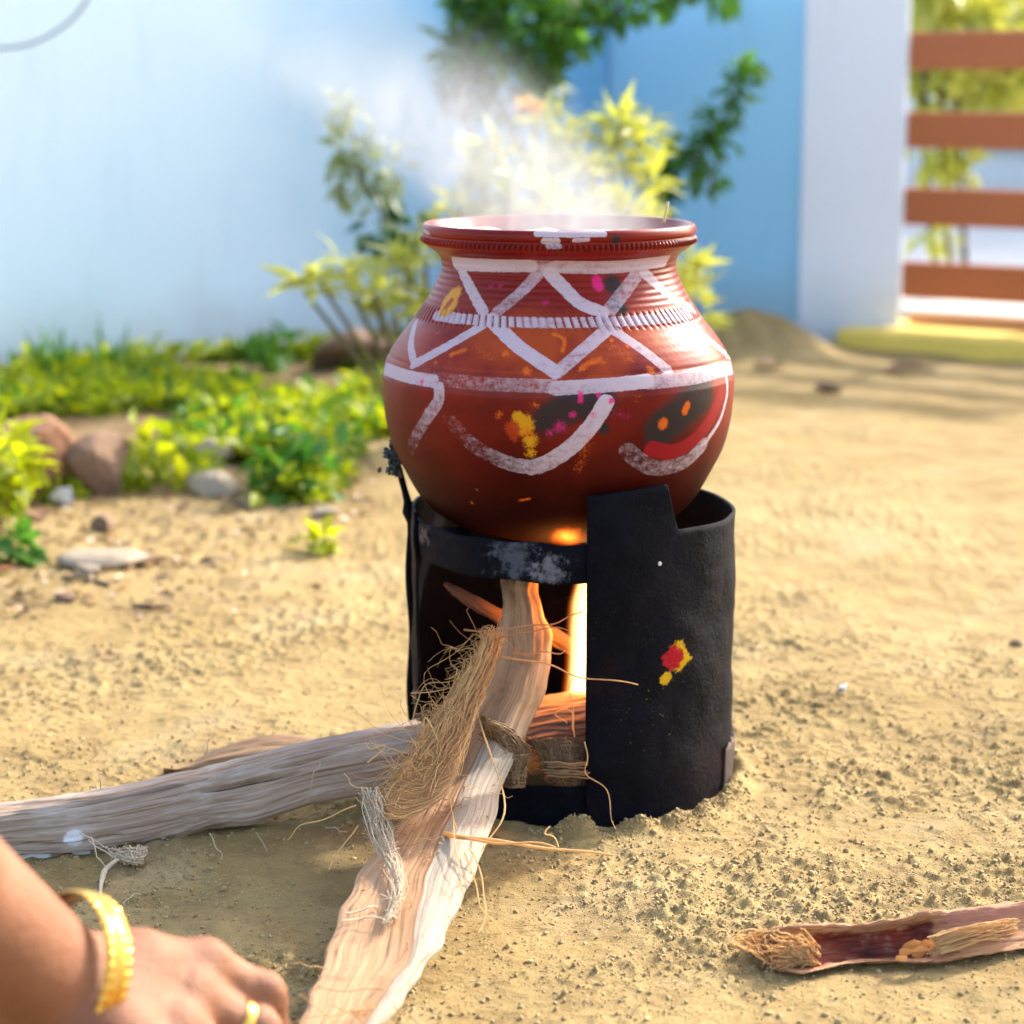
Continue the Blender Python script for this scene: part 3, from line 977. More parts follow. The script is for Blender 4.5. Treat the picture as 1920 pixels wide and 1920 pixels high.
outer = [(0, 1012), (60, 1006), (115, 995), (170, 980), (205, 966), (236, 946), (262, 918), (287, 875), (309, 832), (322, 786), (328, 740), (329.5, 706),
         (328, 694), (321, 668), (305, 640), (289, 618), (270, 594), (257, 577), (242, 551), (229, 526), (222, 508), (220, 494), (223, 480), (232, 469),
         (243, 462), (250, 456)]
prof = np.array([(rpx(h, y), zpx(y)) for h, y in outer])
body = catmull(prof, 330)
lip = np.array([(rpx(h, y), zpx(y)) for h, y in ((250, 456), (254, 453), (256, 447), (254.5, 440), (254, 437), (257, 434), (258, 429), (257, 423), (254, 418.5), (250, 416.5), (245, 417.5),
                                                 (240, 422), (232, 432), (222, 446), (212, 470), (208, 495), (216, 530), (240, 575))])
lipc = catmull(lip, 110)
profile = np.concatenate([body, lipc[1:]])
s_arc = np.concatenate([[0], np.cumsum(np.linalg.norm(np.diff(profile, axis=0), axis=1))])
NT_, NS_ = 960, len(profile)
TH = np.linspace(0, 2 * math.pi, NT_, endpoint=False)
r = profile[:, 0].copy()
z = profile[:, 1].copy()
R = np.repeat(r[:, None], NT_, 1)
Z = np.repeat(z[:, None], NT_, 1)
idx = np.arange(NS_)[:, None]
outside = (idx < len(body))
T2 = np.repeat(TH[None], NS_, 0)
# paint strokes, measured on the pot's front and carried onto its surface
def zz(x, y):
    return 680 + x / 2.66667, 380 + y / 2.66667


zi = body[:, 1]


def on_pot(px, py):
    prev = None
    for Y in np.linspace(1.40, 1.56, 900):
        p = at(px, py, Y)
        q = np.interp(p[2], lip_z_sorted, lip_r_sorted)
        if np.hypot(p[0] - PX0, p[1] - PY0) <= q:
            return p
    return None


allz = np.concatenate([body[:, 1], lipc[:60, 1]])
allr = np.concatenate([body[:, 0], lipc[:60, 0]])
order = np.argsort(allz)
lip_z_sorted, lip_r_sorted = allz[order], allr[order]


# throwing lines on the shoulder
z_at = lambda x, y: on_pot(*zz(x, y))[2]
zl0, zl1 = z_at(900, 560), z_at(900, 345)
mask = np.clip((Z - zl0) / 0.004, 0, 1) * np.clip((zl1 + 0.004 - Z) / 0.004, 0, 1) * outside
R = R + mask * 0.00026 * np.sin(Z * 2 * math.pi / 0.0042 + 0.6 * np.sin(T2 * 3))
mask = np.clip((Z - z_at(900, 850)) / 0.004, 0, 1) * outside * (Z < zl0)
R = R + mask * 0.00004 * np.sin(Z * 2 * math.pi / 0.0050)
# incised line at the widest point
R = R - 0.0007 * np.exp(-((Z - z_at(900, 862)) / 0.0011) ** 2) * outside
# slanted notches of the bead band
zb = z_at(900, 602)
bead = np.exp(-((Z - zb) / 0.0046) ** 4) * outside
slash = np.sin(112 * T2 + (Z - zb) * 330.0)
groove = np.clip((slash - 0.35) * 2.5, 0, 1) * (np.abs(Z - zb) < 0.0036) * outside * (0.55 + 0.45 * np.sin(T2 * 5.3 + 1.0) * np.sin(T2 * 13.1))
R = R + bead * (0.0008 - 0.0019 * np.clip((slash - 0.35) * 2.5, 0, 1))
# crimped bead under the lip
zc = zpx(447)
crimp = np.exp(-((Z - zc) / 0.0022) ** 4) * (idx >= len(body) - 6) * (idx < len(body) + 40)
R = R + crimp * 0.0017 * np.sin(160 * T2 + 0.3 * np.sin(T2 * 7))
R = R * (1 + 0.0022 * np.sin(2 * T2 + 1.0) + 0.0012 * np.sin(3 * T2))
PV = np.stack([PX0 + R * np.sin(T2), PY0 - R * np.cos(T2), Z], -1)
POT = np.array((PX0, PY0, z[0]))

def stroke_pts(pts, n=None):
    P = [on_pot(*zz(x, y)) for x, y in catmull(np.array(pts, float), n or (7 * len(pts)))]
    return np.array([p for p in P if p is not None])


flat = PV.reshape(-1, 3)
front = np.nonzero((flat[:, 1] < PY0 + 0.06) & (np.repeat(np.arange(NS_), NT_) < len(body) + 70))[0]
FV = flat[front]
PXM = 1.44 / FPX / 2.66667                        # metres per enlarged-photograph pixel on the pot


def dist_to(P):
    best = np.full(len(FV), 1e3)
    par = np.zeros(len(FV))
    for k in range(max(1, len(P) - 1)):
        a_, b_ = P[k], P[min(k + 1, len(P) - 1)]
        ab = b_ - a_
        L2 = ab @ ab + 1e-12
        t_ = np.clip(((FV - a_) @ ab) / L2, 0, 1)
        d_ = np.linalg.norm(FV - a_ - t_[:, None] * ab, axis=1)
        m_ = d_ < best
        best[m_] = d_[m_]
        par[m_] = (k + t_[m_]) / max(1, len(P) - 1)
    return best, par


WHITE = [  # points, half width, opacity at start, opacity at end
    ([(465, 300), (560, 308), (700, 312), (840, 312)], 37, .95, .9), ([(840, 312), (960, 318)], 36, .55, .5), ([(960, 318), (1200, 320), (1350, 310), (1512, 288)], 36, .75, .9),
    ([(492, 335), (545, 440), (605, 548)], 28, .92, .85), ([(895, 335), (800, 440), (670, 548)], 30, .62, .55), ([(935, 350), (1010, 430), (1090, 505), (1200, 550)], 34, .98, .85),
    ([(1380, 345), (1310, 440), (1225, 550)], 36, .6, .5), ([(1405, 350), (1480, 420), (1570, 490), (1650, 535)], 31, .85, .8),
    ('bead', -1.05, -0.38, 30, .8, .9), ('bead', -0.38, 0.25, 30, .8, .72), ('bead', 0.25, 1.15, 30, .8, .92),
    ([(262, 600), (240, 700), (252, 790)], 24, .9, .8), ([(252, 808), (430, 712), (640, 590)], 27, .75, .95), ([(640, 585), (780, 720), (965, 848)], 36, .97, .85),
    ([(975, 848), (1100, 740), (1235, 625)], 33, .65, .8), ([(1245, 635), (1400, 740), (1530, 842)], 27, .8, .7), ([(1630, 610), (1740, 690), (1835, 770)], 27, .8, .6),
    ([(85, 820), (220, 868), (355, 892)], 33, .9, .8), ([(355, 880), (600, 905), (960, 918)], 34, .22, .5), ([(960, 928), (1200, 915), (1425, 892)], 36, .7, .95),
    ([(1425, 900), (1650, 875), (1845, 825)], 35, .6, .75),
    ([(380, 925), (378, 990), (325, 1070), (270, 1160), (235, 1235)], 34, .8, .2), ([(430, 1080), (530, 1195), (640, 1265), (760, 1312), (880, 1322)], 40, .12, .6),
    ([(840, 1325), (930, 1295), (1050, 1215), (1150, 1105), (1215, 1000)], 42, .6, .97), ([(1320, 1240), (1420, 1312), (1510, 1325), (1620, 1290), (1700, 1215)], 44, .3, .6),
    ([(1690, 1225), (1780, 1100), (1822, 960), (1818, 860)], 15, .7, .9),
    ([(872, 156), (1050, 158), (1205, 156)], 17, .95, .9), ([(905, 192), (975, 192)], 16, .9, .9), ([(1060, 190), (1125, 186)], 12, .85, .85), ([(925, 220), (985, 222)], 14, .7, .7),
    ([(300, 140), (330, 158)], 14, .7, .7),
]
sd_white = np.full(len(flat), 0.05)
op_white = np.zeros(len(flat))
w_sd, w_op = sd_white[front], op_white[front]
for item in WHITE:
    pts, hw, o0, o1 = item[-4:]
    if item[0] == 'bead':
        a_ = np.linspace(item[1], item[2], 24)
        rb = float(np.interp(zb, lip_z_sorted, lip_r_sorted))
        P = np.stack([PX0 + rb * np.sin(a_), PY0 - rb * np.cos(a_), np.full(24, zb)], -1)
    else:
        P = stroke_pts(pts)
    if len(P) < 2:
        continue
    d_, par = dist_to(P)
    sd = d_ - (hw * 1.02) * PXM
    op = o0 + (o1 - o0) * par
    better = (sd < 0) & (op > np.where(w_sd < 0, w_op, 0)) | (sd < w_sd) & (w_sd > 0)
    w_op = np.where(better, op, w_op)
    w_sd = np.where(better, sd, w_sd)
sd_white[front], op_white[front] = w_sd, w_op


def blobs(items):
    """soft spots: (points, radius, strength) -> strongest value"""
    out = np.zeros(len(flat))
    val = out[front]
    for pts, rad, st in items:
        P = stroke_pts(pts, len(pts) if len(pts) == 1 else None) if len(pts) > 1 else np.array([on_pot(*zz(*pts[0]))])
        d_, _ = dist_to(P)
        val = np.maximum(val, st * np.clip(1.5 - d_ / (rad * PXM), 0, 1.5) / 1.5 * 1.5)
    out[front] = val
    return out


turmeric = blobs([([(430, 505)], 72, 1.0), ([(445, 465), (465, 455)], 44, 1.0), ([(410, 540)], 40, 1.0), ([(800, 1110)], 66, .85), ([(780, 1075)], 38, .9), ([(835, 1190)], 55, .62), ([(840, 1250)], 50, .5)])
kumkum = blobs([([(418, 520), (440, 492)], 22, .95), ([(750, 1130)], 50, .8), ([(760, 1170)], 40, .6)])
orange = blobs([([(955, 662), (985, 668), (1010, 690), (1000, 740)], 19, .62), ([(715, 755)], 26, .75), ([(440, 760), (510, 735)], 26, .55), ([(1090, 835), (1120, 810), (1185, 785)], 26, .62), ([(820, 842)], 34, .65),
                ([(1470, 690)], 34, .6), ([(1440, 838)], 38, .6), ([(1325, 720)], 24, .6), ([(1245, 690)], 18, .7), ([(365, 800)], 24, .5), ([(375, 650)], 22, .45), ([(1500, 1105)], 36, .9),
                ([(1620, 1015), (1610, 1040)], 26, .95), ([(820, 1150)], 60, .45), ([(680, 1060)], 40, .5), ([(860, 1010)], 44, .42), ([(1130, 1180), (1080, 1330)], 60, .36), ([(640, 780), (560, 720)], 70, .34), ([(1340, 780), (1250, 720)], 80, .36), ([(1370, 980)], 60, .34), ([(1200, 800)], 50, .42), ([(570, 1435)], 12, .6), ([(545, 1500)], 16, .6), ([(780, 1490), (835, 1480)], 12, .6), ([(960, 585)], 26, .4)])
pink = blobs([([(1170, 390), (1178, 420)], 30, .95), ([(690, 415)], 32, .42), ([(915, 500)], 32, .45), ([(1430, 475)], 34, .38), ([(295, 895)], 26, .6), ([(1090, 950), (1088, 990)], 20, .65),
              ([(1243, 990)], 20, .85), ([(990, 1120)], 48, .5), ([(1050, 1060)], 26, .6), ([(1320, 1070), (1240, 1050)], 60, .3), ([(965, 580)], 18, .3), ([(1150, 1060)], 30, .5), ([(640, 420)], 26, .4), ([(1000, 400)], 22, .36), ([(1180, 960)], 22, .6), ([(940, 1150)], 40, .45)])
soot = blobs([([(1250, 410)], 62, .75), ([(1260, 500), (1290, 530)], 48, .7), ([(930, 1080), (1050, 1020), (1190, 990)], 92, .85), ([(1205, 1130)], 40, .7), ([(1490, 1130), (1640, 1010), (1700, 960)], 110, .85),
              ([(1265, 185)], 26, .9)])
crimson = blobs([([(1440, 1230), (1550, 1245), (1650, 1190), (1735, 1090), (1790, 960)], 44, .9)])

M = Mat("red_clay_painted")
c = M.coord()
nz_ = M.noise(c, 240.0, 5.0, 0.7)
n_lo = M.noise(c, 16.0, 4.0)
streak = M.noise(M.coord((90, 90, 260)), 1.0, 4.0, 0.6)
clay = M.mix(M.ramp(n_lo, (0.35, 0.0), (0.7, 1.0)), (0.140, 0.0042, 0.0016), (0.225, 0.0105, 0.0026))
clay = M.mix(M.math('MULTIPLY', M.ramp(M.noise(M.coord((8, 8, 60)), 2.0, 5.0), (0.5, 0.0), (0.75, 1.0)), 0.35), clay, (0.095, 0.0045, 0.0025))
pz = M.n("ShaderNodeSeparateXYZ", {0: c}).outputs[2]
clay = M.mix(M.math('MULTIPLY', M.math('MULTIPLY', M.step(pz, 0.118, 0.140), M.step(pz, 0.20, 0.16)), M.ramp(M.noise(c, 13.0, 4.0), (0.42, 0.0), (0.62, 0.8))), clay, (0.40, 0.060, 0.008))
soot_shade = M.step(M.math('ADD', pz, M.math('MULTIPLY', M.math('SUBTRACT', n_lo, 0.5), 0.05)), 0.160, 0.030)  # darker towards the base: soot, with the light's falloff painted in
clay = M.mix(M.math('MULTIPLY', soot_shade, 0.95), clay, (0.0125, 0.0025, 0.0018))
nrag = M.math('SUBTRACT', nz_, 0.5)
pow_ = M.math('SUBTRACT', M.noise(c, 520.0, 6.0, 0.85), 0.5)


def amask(name, lo, hi, rag, src=None):
    return M.step(M.math('ADD', M.attr(name), M.math('MULTIPLY', src or nrag, rag)), lo, hi)


col = M.mix(M.math('MULTIPLY', amask("soot", 0.25, 0.75, 0.25), 0.93), clay, (0.020, 0.017, 0.018))
col = M.mix(amask("crimson", 0.38, 0.60, 0.35), col, (0.24, 0.007, 0.012))
sdw = M.math('ADD', M.attr("sd_white"), M.math('MULTIPLY', nrag, 0.0022))
edge = M.step(sdw, 0.0004, -0.0004)
ow = M.attr("op_white")
gran = M.math('ADD', M.math('MULTIPLY', M.noise(c, 300.0, 6.0, 0.8), 0.62), M.math('MULTIPLY', streak, 0.38))
cover = M.step(M.math('ADD', M.math('ADD', gran, -0.73), M.math('MULTIPLY', ow, 0.42)), -0.20, 0.14)
wmask = M.math('MULTIPLY', M.math('MULTIPLY', edge, M.math('SUBTRACT', 1.0, M.math('MULTIPLY', M.step(M.math('ADD', M.attr("groove"), M.math('MULTIPLY', nrag, 0.8)), 0.3, 0.6), 0.85))), M.math('MULTIPLY', cover, M.math('ADD', M.math('MULTIPLY', ow, 0.42), 0.47)))
col = M.mix(wmask, col, (0.52, 0.43, 0.48))
col = M.mix(M.math('MULTIPLY', amask("pink", 0.32, 0.85, 1.5, pow_), 0.9), col, (0.62, 0.015, 0.17))
col = M.mix(M.math('MULTIPLY', amask("turmeric", 0.40, 0.70, 1.5, pow_), 0.95), col, (0.56, 0.25, 0.006))
col = M.mix(M.math('MULTIPLY', amask("orange", 0.42, 0.80, 1.9, pow_), 0.92), col, (0.60, 0.105, 0.006))
col = M.mix(M.math('MULTIPLY', amask("kumkum", 0.42, 0.66, 1.7, pow_), 0.92), col, (0.33, 0.030, 0.006))
nb = M.bump(M.noise(c, 330.0, 5.0, 0.6), 0.16, 0.0008)
nb = M.bump(wmask, 0.25, 0.0006, nb)
rgh = M.math('ADD', M.math('MULTIPLY', wmask, 0.35), M.math('ADD', M.math('MULTIPLY', n_lo, 0.13), 0.25))
clay_mat = M.surf(M.bsdf(col, M.math('ADD', rgh, M.math('MULTIPLY', soot_shade, 0.25)), nb, Specular_IOR_Level=M.math('MULTIPLY_ADD', soot_shade, -0.15, 0.19)))
pa = {"sd_white": sd_white, "op_white": op_white, "turmeric": turmeric, "kumkum": kumkum, "orange": orange, "pink": pink, "soot": soot, "crimson": crimson, "groove": groove.ravel()}
nb_ = len(body)
pot = obj("clay_pot", flat[:nb_ * NT_], grid_faces(NT_, nb_, True), clay_mat, origin=POT, attrs={k: v[:nb_ * NT_] for k, v in pa.items()})
obj("rim", flat[(nb_ - 1) * NT_:], grid_faces(NT_, NS_ - nb_ + 1, True), clay_mat, pot, attrs={k: v[(nb_ - 1) * NT_:] for k, v in pa.items()})
tag(pot, "round red clay pot with white zigzag paint, steaming on the black stove", "pot")

# milk in the pot
rm, zm = 0.0815, zpx(444)
u = np.linspace(0, 1, 26)
V = []
for k in u:
    for a_ in np.linspace(0, 2 * math.pi, 64, endpoint=False):
        V.append((PX0 + rm * k * math.sin(a_), PY0 - rm * k * math.cos(a_), zm))
V = np.array(V)
V[:, 2] += 0.0035 * fbm(V[:, :2] * 45, 3, 6)
F = grid_faces(64, 26, True)
tag(obj("milk", V, F, plain_mat("milk_foam", (0.50, 0.43, 0.35), 0.35, 0.15, 60.0, 0.3, 0.002), origin=(PX0, PY0, zm)),
    "frothy white milk boiling inside the red clay pot", "milk")
m = MB()
P = catmull([at(1244, 418, 1.50), at(1248, 400, 1.50), at(1253, 378, 1.50)], 8)
m.tube(P, 0.0009, 5)
tag(m.build("straw", plain_mat("pale_straw", (0.55, 0.42, 0.18), 0.6), origin=P[0]), "thin pale straw sticking up from the right of the pot's rim", "straw")

# ------------------------------------------------------------------ fire
M = Mat("flame_volume")
g = M.n("ShaderNodeTexCoord").outputs["Object"]
wob = M.n("ShaderNodeMix", {0: 0.0}, data_type='VECTOR')
sep = M.n("ShaderNodeSeparateXYZ", {0: g})
x_, y_, z_ = sep.outputs[0], sep.outputs[1], sep.outputs[2]
nx = M.math('MULTIPLY', M.math('SUBTRACT', M.noise(M.coord((26, 26, 14)), 1.0, 2.0), 0.5), 0.035)
xx = M.math('ADD', x_, M.math('MULTIPLY', nx, M.math('MULTIPLY', z_, 6.0)))
rad2 = M.math('SQRT', M.math('ADD', M.math('MULTIPLY', xx, xx), M.math('MULTIPLY', y_, y_)))
wid = M.math('ADD', 0.0215, M.math('MULTIPLY', z_, -0.085))
core = M.step(M.math('DIVIDE', rad2, wid), 1.0, 0.35)
colr = M.ramp(core, (0.0, (1.0, 0.07, 0.004)), (0.30, (1.0, 0.24, 0.02)), (0.75, (1.0, 0.72, 0.24)))
em = M.n("ShaderNodeEmission", {"Color": colr, "Strength": M.math('MULTIPLY', M.math('POWER', core, 1.6), 60.0)}).outputs[0]
M.t.links.new(em, M.out.inputs["Volume"])
FL = np.array(at(1098, 1320, 1.535)); 
nz_f, na = 22, 24
V = []
for k in np.linspace(0, 1, nz_f):
    rr_ = 0.034 * math.sqrt(max(1e-4, math.sin(math.pi * min(1, (0.12 + 0.88 * k))))) * (1 - 0.45 * k) + 0.002
    for a_ in np.linspace(0, 2 * math.pi, na, endpoint=False):
        V.append((FL[0] + rr_ * math.cos(a_) + 0.004 * math.sin(k * 7), FL[1] + rr_ * math.sin(a_), FL[2] - 0.012 + 0.135 * k))
F = [tuple(f) for f in grid_faces(na, nz_f, True)] + [tuple(range(na))[::-1], tuple((nz_f - 1) * na + i for i in range(na))]
tag(obj("flame", V, F, M.m, origin=FL), "bright white and orange flame burning inside the open stove", "fire")
M = Mat("flame_tongue_volume")
g = M.n("ShaderNodeTexCoord").outputs["Object"]
l_ = M.n("ShaderNodeVectorMath", {0: M.n("ShaderNodeMapping", {"Vector": g, "Scale": (1 / 0.015, 1 / 0.012, 1 / 0.0085)}).outputs[0]}, operation='LENGTH').outputs["Value"]
core = M.step(M.math('ADD', l_, M.math('MULTIPLY', M.math('SUBTRACT', M.noise(g, 160.0, 3.0), 0.5), 0.9)), 1.0, 0.1)
em = M.n("ShaderNodeEmission", {"Color": M.ramp(core, (0.0, (1.0, 0.05, 0.003)), (0.5, (1.0, 0.22, 0.012)), (1.0, (1.0, 0.45, 0.05))), "Strength": M.math('MULTIPLY', core, 45.0)}).outputs[0]
M.t.links.new(em, M.out.inputs["Volume"])
V, F = ico(2)
tp = at(1064, 1006, 1.452)
obj("flame_tongue", V * np.array((0.015, 0.012, 0.0085)) + tp, F, M.m, bpy.data.objects["flame"], origin=tp)
fl_d = bpy.data.lights.new("flame_light", 'POINT')
fl_d.energy = 0.18
fl_d.color = (1.0, 0.30, 0.05)
fl_d.shadow_soft_size = 0.02
fo = bpy.data.objects.new("flame_light", fl_d)
fo.location = Vector(FL + np.array((-0.012, -0.03, 0.07)))
COL.objects.link(fo)


# ================================================================== FIREWOOD
def loft(S, nu, nv, rough=0.0, seed=0, freq=(40, 40, 40)):
    """closed skin through stations S (each the same number of 3D points, around the piece); returns verts, faces, u, v"""
    S = np.asarray(S, float)
    k = S.shape[1]
    St = catmull(S, nv)                                   # along
    ext = np.concatenate([St[:, -2:], St, St[:, :3]], 1)   # around, closed
    t = np.linspace(0, k, nu, endpoint=False)
    i = np.floor(t).astype(int)
    u = (t - i)[None, :, None]
    p0, p1, p2, p3 = ext[:, i + 1], ext[:, i + 2], ext[:, i + 3], ext[:, i + 4]
    Vv = 0.5 * (2 * p1 + (p2 - p0) * u + (2 * p0 - 5 * p1 + 4 * p2 - p3) * u ** 2 + (3 * p1 - p0 - 3 * p2 + p3) * u ** 3)
    cen = Vv.mean(1, keepdims=True)
    if rough:
        dirn = Vv - cen
        dirn /= np.linalg.norm(dirn, axis=2, keepdims=True) + 1e-9
        uu = np.repeat((t / k)[None], nv, 0)
        vv = np.repeat(np.linspace(0, 1, nv)[:, None], nu, 1)
        q = np.stack([np.cos(uu * 2 * math.pi) * freq[0], np.sin(uu * 2 * math.pi) * freq[0], vv * freq[1]], -1)
        Vv = Vv + dirn * (rough * fbm(q, 4, seed))[..., None]
    V = Vv.reshape(-1, 3)
    F = [tuple(f) for f in grid_faces(nu, nv, True)] + [tuple(range(nu))[::-1], tuple((nv - 1) * nu + j for j in range(nu))]
    U = np.tile(t / k, nv)
    W = np.repeat(np.linspace(0, 1, nv), nu)
    return V, F, U, W


def wood_mat(name, build):
    """fibrous wood: u runs around the piece, v along it; build(M, u, v, grain) returns the colour"""
    M = Mat(name)
    u, v = M.attr("u"), M.attr("v")
    vec = M.n("ShaderNodeCombineXYZ", {0: M.math('MULTIPLY', u, 90.0), 1: M.math('MULTIPLY', v, 7.0), 2: 0.0}).outputs[0]
    grain = M.noise(vec, 1.0, 7.0, 0.65, 0.4)
    fine = M.noise(M.n("ShaderNodeCombineXYZ", {0: M.math('MULTIPLY', u, 330.0), 1: M.math('MULTIPLY', v, 14.0), 2: 0.0}).outputs[0], 1.0, 4.0, 0.6)
    col, rough = build(M, u, v, grain, fine)
    h = M.math('ADD', M.math('MULTIPLY', grain, 0.7), M.math('MULTIPLY', fine, 0.5))
    return M.surf(M.bsdf(col, rough, M.bump(h, 0.55, 0.0017), Specular_IOR_Level=0.25))


def cam_dir(p):
    d = np.array((0, 0, CAM_H)) - p
    return d / np.linalg.norm(d)


# --- frond stalk leaning into the stove from the front
ST_ = [  # py, left x, ridge x, right x, Y
    (1050, 946, 974, 1000, 1.517), (1100, 942, 972, 1004, 1.505), (1160, 941, 976, 1022, 1.490), (1230, 928, 972, 1029, 1.475), (1310, 898, 950, 1014, 1.453),
    (1390, 858, 908, 976, 1.428), (1460, 812, 876, 946, 1.397), (1550, 742, 836, 914, 1.325), (1620, 690, 806, 890, 1.277), (1700, 645, 784, 860, 1.215),
    (1790, 616, 774, 812, 1.158), (1860, 590, 724, 762, 1.112), (1930, 562, 676, 708, 1.066), (2010, 528, 622, 652, 1.022)]
S = []
for i, (py, xl, xm, xr, Y) in enumerate([(np.interp(q, range(len(ST_)), [t_[0] for t_ in ST_]),) + tuple(np.interp(q, range(len(ST_)), [t_[j] for t_ in ST_]) + (rng.normal() * w_) for j, w_ in ((1, 3.0), (2, 2.0), (3, 3.5), (4, 0.0))) for q in np.linspace(0, len(ST_) - 1, 34)]):
    i = i / 33 * (len(ST_) - 1)
    k = i / (len(ST_) - 1)
    L, Mi, Rr = at(xl, py, Y), at(xm, py, Y - 0.012), at(xr, py, Y)
    back = -cam_dir(Mi) * (0.010 + 0.008 * (1 - k))
    la = at(xl * .65 + xm * .35, py, Y - 0.006 + 0.004 * k)
    lb = at(xl * .3 + xm * .7, py, Y - 0.008 + 0.005 * k)
    ra = at(xm * .55 + xr * .45, py, Y - 0.012)
    S.append([L, la, lb, Mi, ra, Rr, Rr * .9 + Mi * .1 + back * .7, Mi + back * 1.5, L * .9 + Mi * .1 + back * .7])


def stalk_col(M, u, v, g, f):
    tan = M.mix(M.ramp(g, (0.35, 0.0), (0.65, 1.0)), (0.36, 0.18, 0.082), (0.55, 0.33, 0.17))
    pale = M.mix(M.ramp(g, (0.32, 0.0), (0.62, 1.0)), (0.23, 0.18, 0.125), (0.41, 0.345, 0.26))
    right = M.math('MULTIPLY', M.step(M.math('ADD', u, M.math('MULTIPLY', M.math('SUBTRACT', g, 0.5), 0.02)), 0.325, 0.338), M.step(u, 0.66, 0.62))
    low = M.step(v, 0.30, 0.44)
    col = M.mix(M.math('MULTIPLY', right, low), tan, pale)
    groove = M.math('MULTIPLY', M.ramp(M.math('ABSOLUTE', M.math('SUBTRACT', u, 0.326)), (0.0, 1.0), (0.012, 0.0)), low)
    col = M.mix(M.math('MULTIPLY', groove, 0.6), col, (0.14, 0.06, 0.035))
    stain = M.math('MULTIPLY', M.ramp(M.noise(M.coord(), 45.0, 5.0, 0.7), (0.56, 0.0), (0.68, 1.0)), 0.5)
    col = M.mix(stain, col, (0.24, 0.11, 0.06))
    char = M.math('MULTIPLY', M.step(v, 0.16, 0.02), M.ramp(M.noise(M.coord(), 60.0, 4.0), (0.42, 0.0), (0.6, 1.0)))
    col = M.mix(M.math('MULTIPLY', char, 0.9), col, (0.03, 0.02, 0.018))
    col = M.mix(M.math('MULTIPLY', M.ramp(f, (0.62, 0.0), (0.72, 1.0)), 0.45), col, (0.12, 0.06, 0.03))
    return col, 0.7


V, F, U, W = loft(S, 108, 260, 0.0011, 3, (10, 14))
SB = np.array((at(650, 1900, 1.09)[0], 1.09, 0.0))
stalk = thing("firewood", "tan and white palm stalk wrapped in fibre, leaning into the open stove", "firewood", SB)
obj("stalk", V, F, wood_mat("palm_stalk", stalk_col), stalk, attrs={"u": U, "v": W})
VV = V.reshape(260, 108, 3)


def stalk_surface(k, w, lift=0.002):
    """point on the visible side: k along, w 0..1 from left edge over the ridge to the right edge"""
    j = np.clip(np.asarray(k) * 259, 0, 258.999)
    i = np.asarray(w) * 60.0
    j0, i0 = np.floor(j).astype(int), np.clip(np.floor(i).astype(int), 0, 106)
    fj, fi = (j - j0)[..., None], (i - i0)[..., None]
    p = (VV[j0, i0] * (1 - fi) + VV[j0, i0 + 1] * fi) * (1 - fj) + (VV[j0 + 1, i0] * (1 - fi) + VV[j0 + 1, i0 + 1] * fi) * fj
    d = np.array((0, 0, CAM_H)) - p
    return p + d / np.linalg.norm(d, axis=-1, keepdims=True) * lift


# woven fibre sheath hanging off the stalk's left side
fibre = Mat("palm_fibre")
tone = fibre.attr("tone")
fm = fibre.mix(tone, (0.48, 0.26, 0.10), (0.92, 0.70, 0.38))
fibre = fibre.surf(fibre.n("ShaderNodeMixShader", {0: 0.6, 1: fibre.bsdf(fm, 0.75, Specular_IOR_Level=0.2), 2: fibre.n("ShaderNodeBsdfTranslucent", {"Color": fm}).outputs[0]}).outputs[0])
fibre_dark = Mat("brown_palm_fibre")
tone = fibre_dark.attr("tone")
fibre_dark = fibre_dark.surf(fibre_dark.bsdf(fibre_dark.mix(tone, (0.09, 0.045, 0.02), (0.30, 0.19, 0.09)), 0.8))
fibre_pale = Mat("pale_palm_fibre")
tone = fibre_pale.attr("tone")
fibre_pale = fibre_pale.surf(fibre_pale.bsdf(fibre_pale.mix(tone, (0.32, 0.235, 0.145), (0.62, 0.50, 0.34)), 0.75))


def sheet(rows, nv):
    return catmull(np.array(rows), nv)


# outline of the sheath: left edge / centre fold / right edge, from top to bottom (photograph pixels, distance)
sh = [(1185, 908, 928, 948, 1.462), (1250, 876, 905, 932, 1.447), (1320, 830, 868, 908, 1.428), (1380, 790, 838, 888, 1.405), (1440, 750, 808, 874, 1.378), (1490, 706, 775, 862, 1.350), (1540, 690, 755, 842, 1.322)]
rows = []
for py, a_, b_, c_, Y in sh:
    rows.append([at(a_, py, Y - 0.014), at((a_ + b_) / 2, py - 3, Y - 0.026), at(b_, py - 4, Y - 0.027), at((b_ + c_) / 2, py - 22 * (py - 1185) / 355, Y - 0.022), at(c_, py + 6 - 58 * (py - 1185) / 355, Y - 0.0165)])
G = catmull(np.array(rows), 90)
G = np.swapaxes(catmull(np.swapaxes(G, 0, 1), 60), 0, 1)         # 90 x 60 x 3


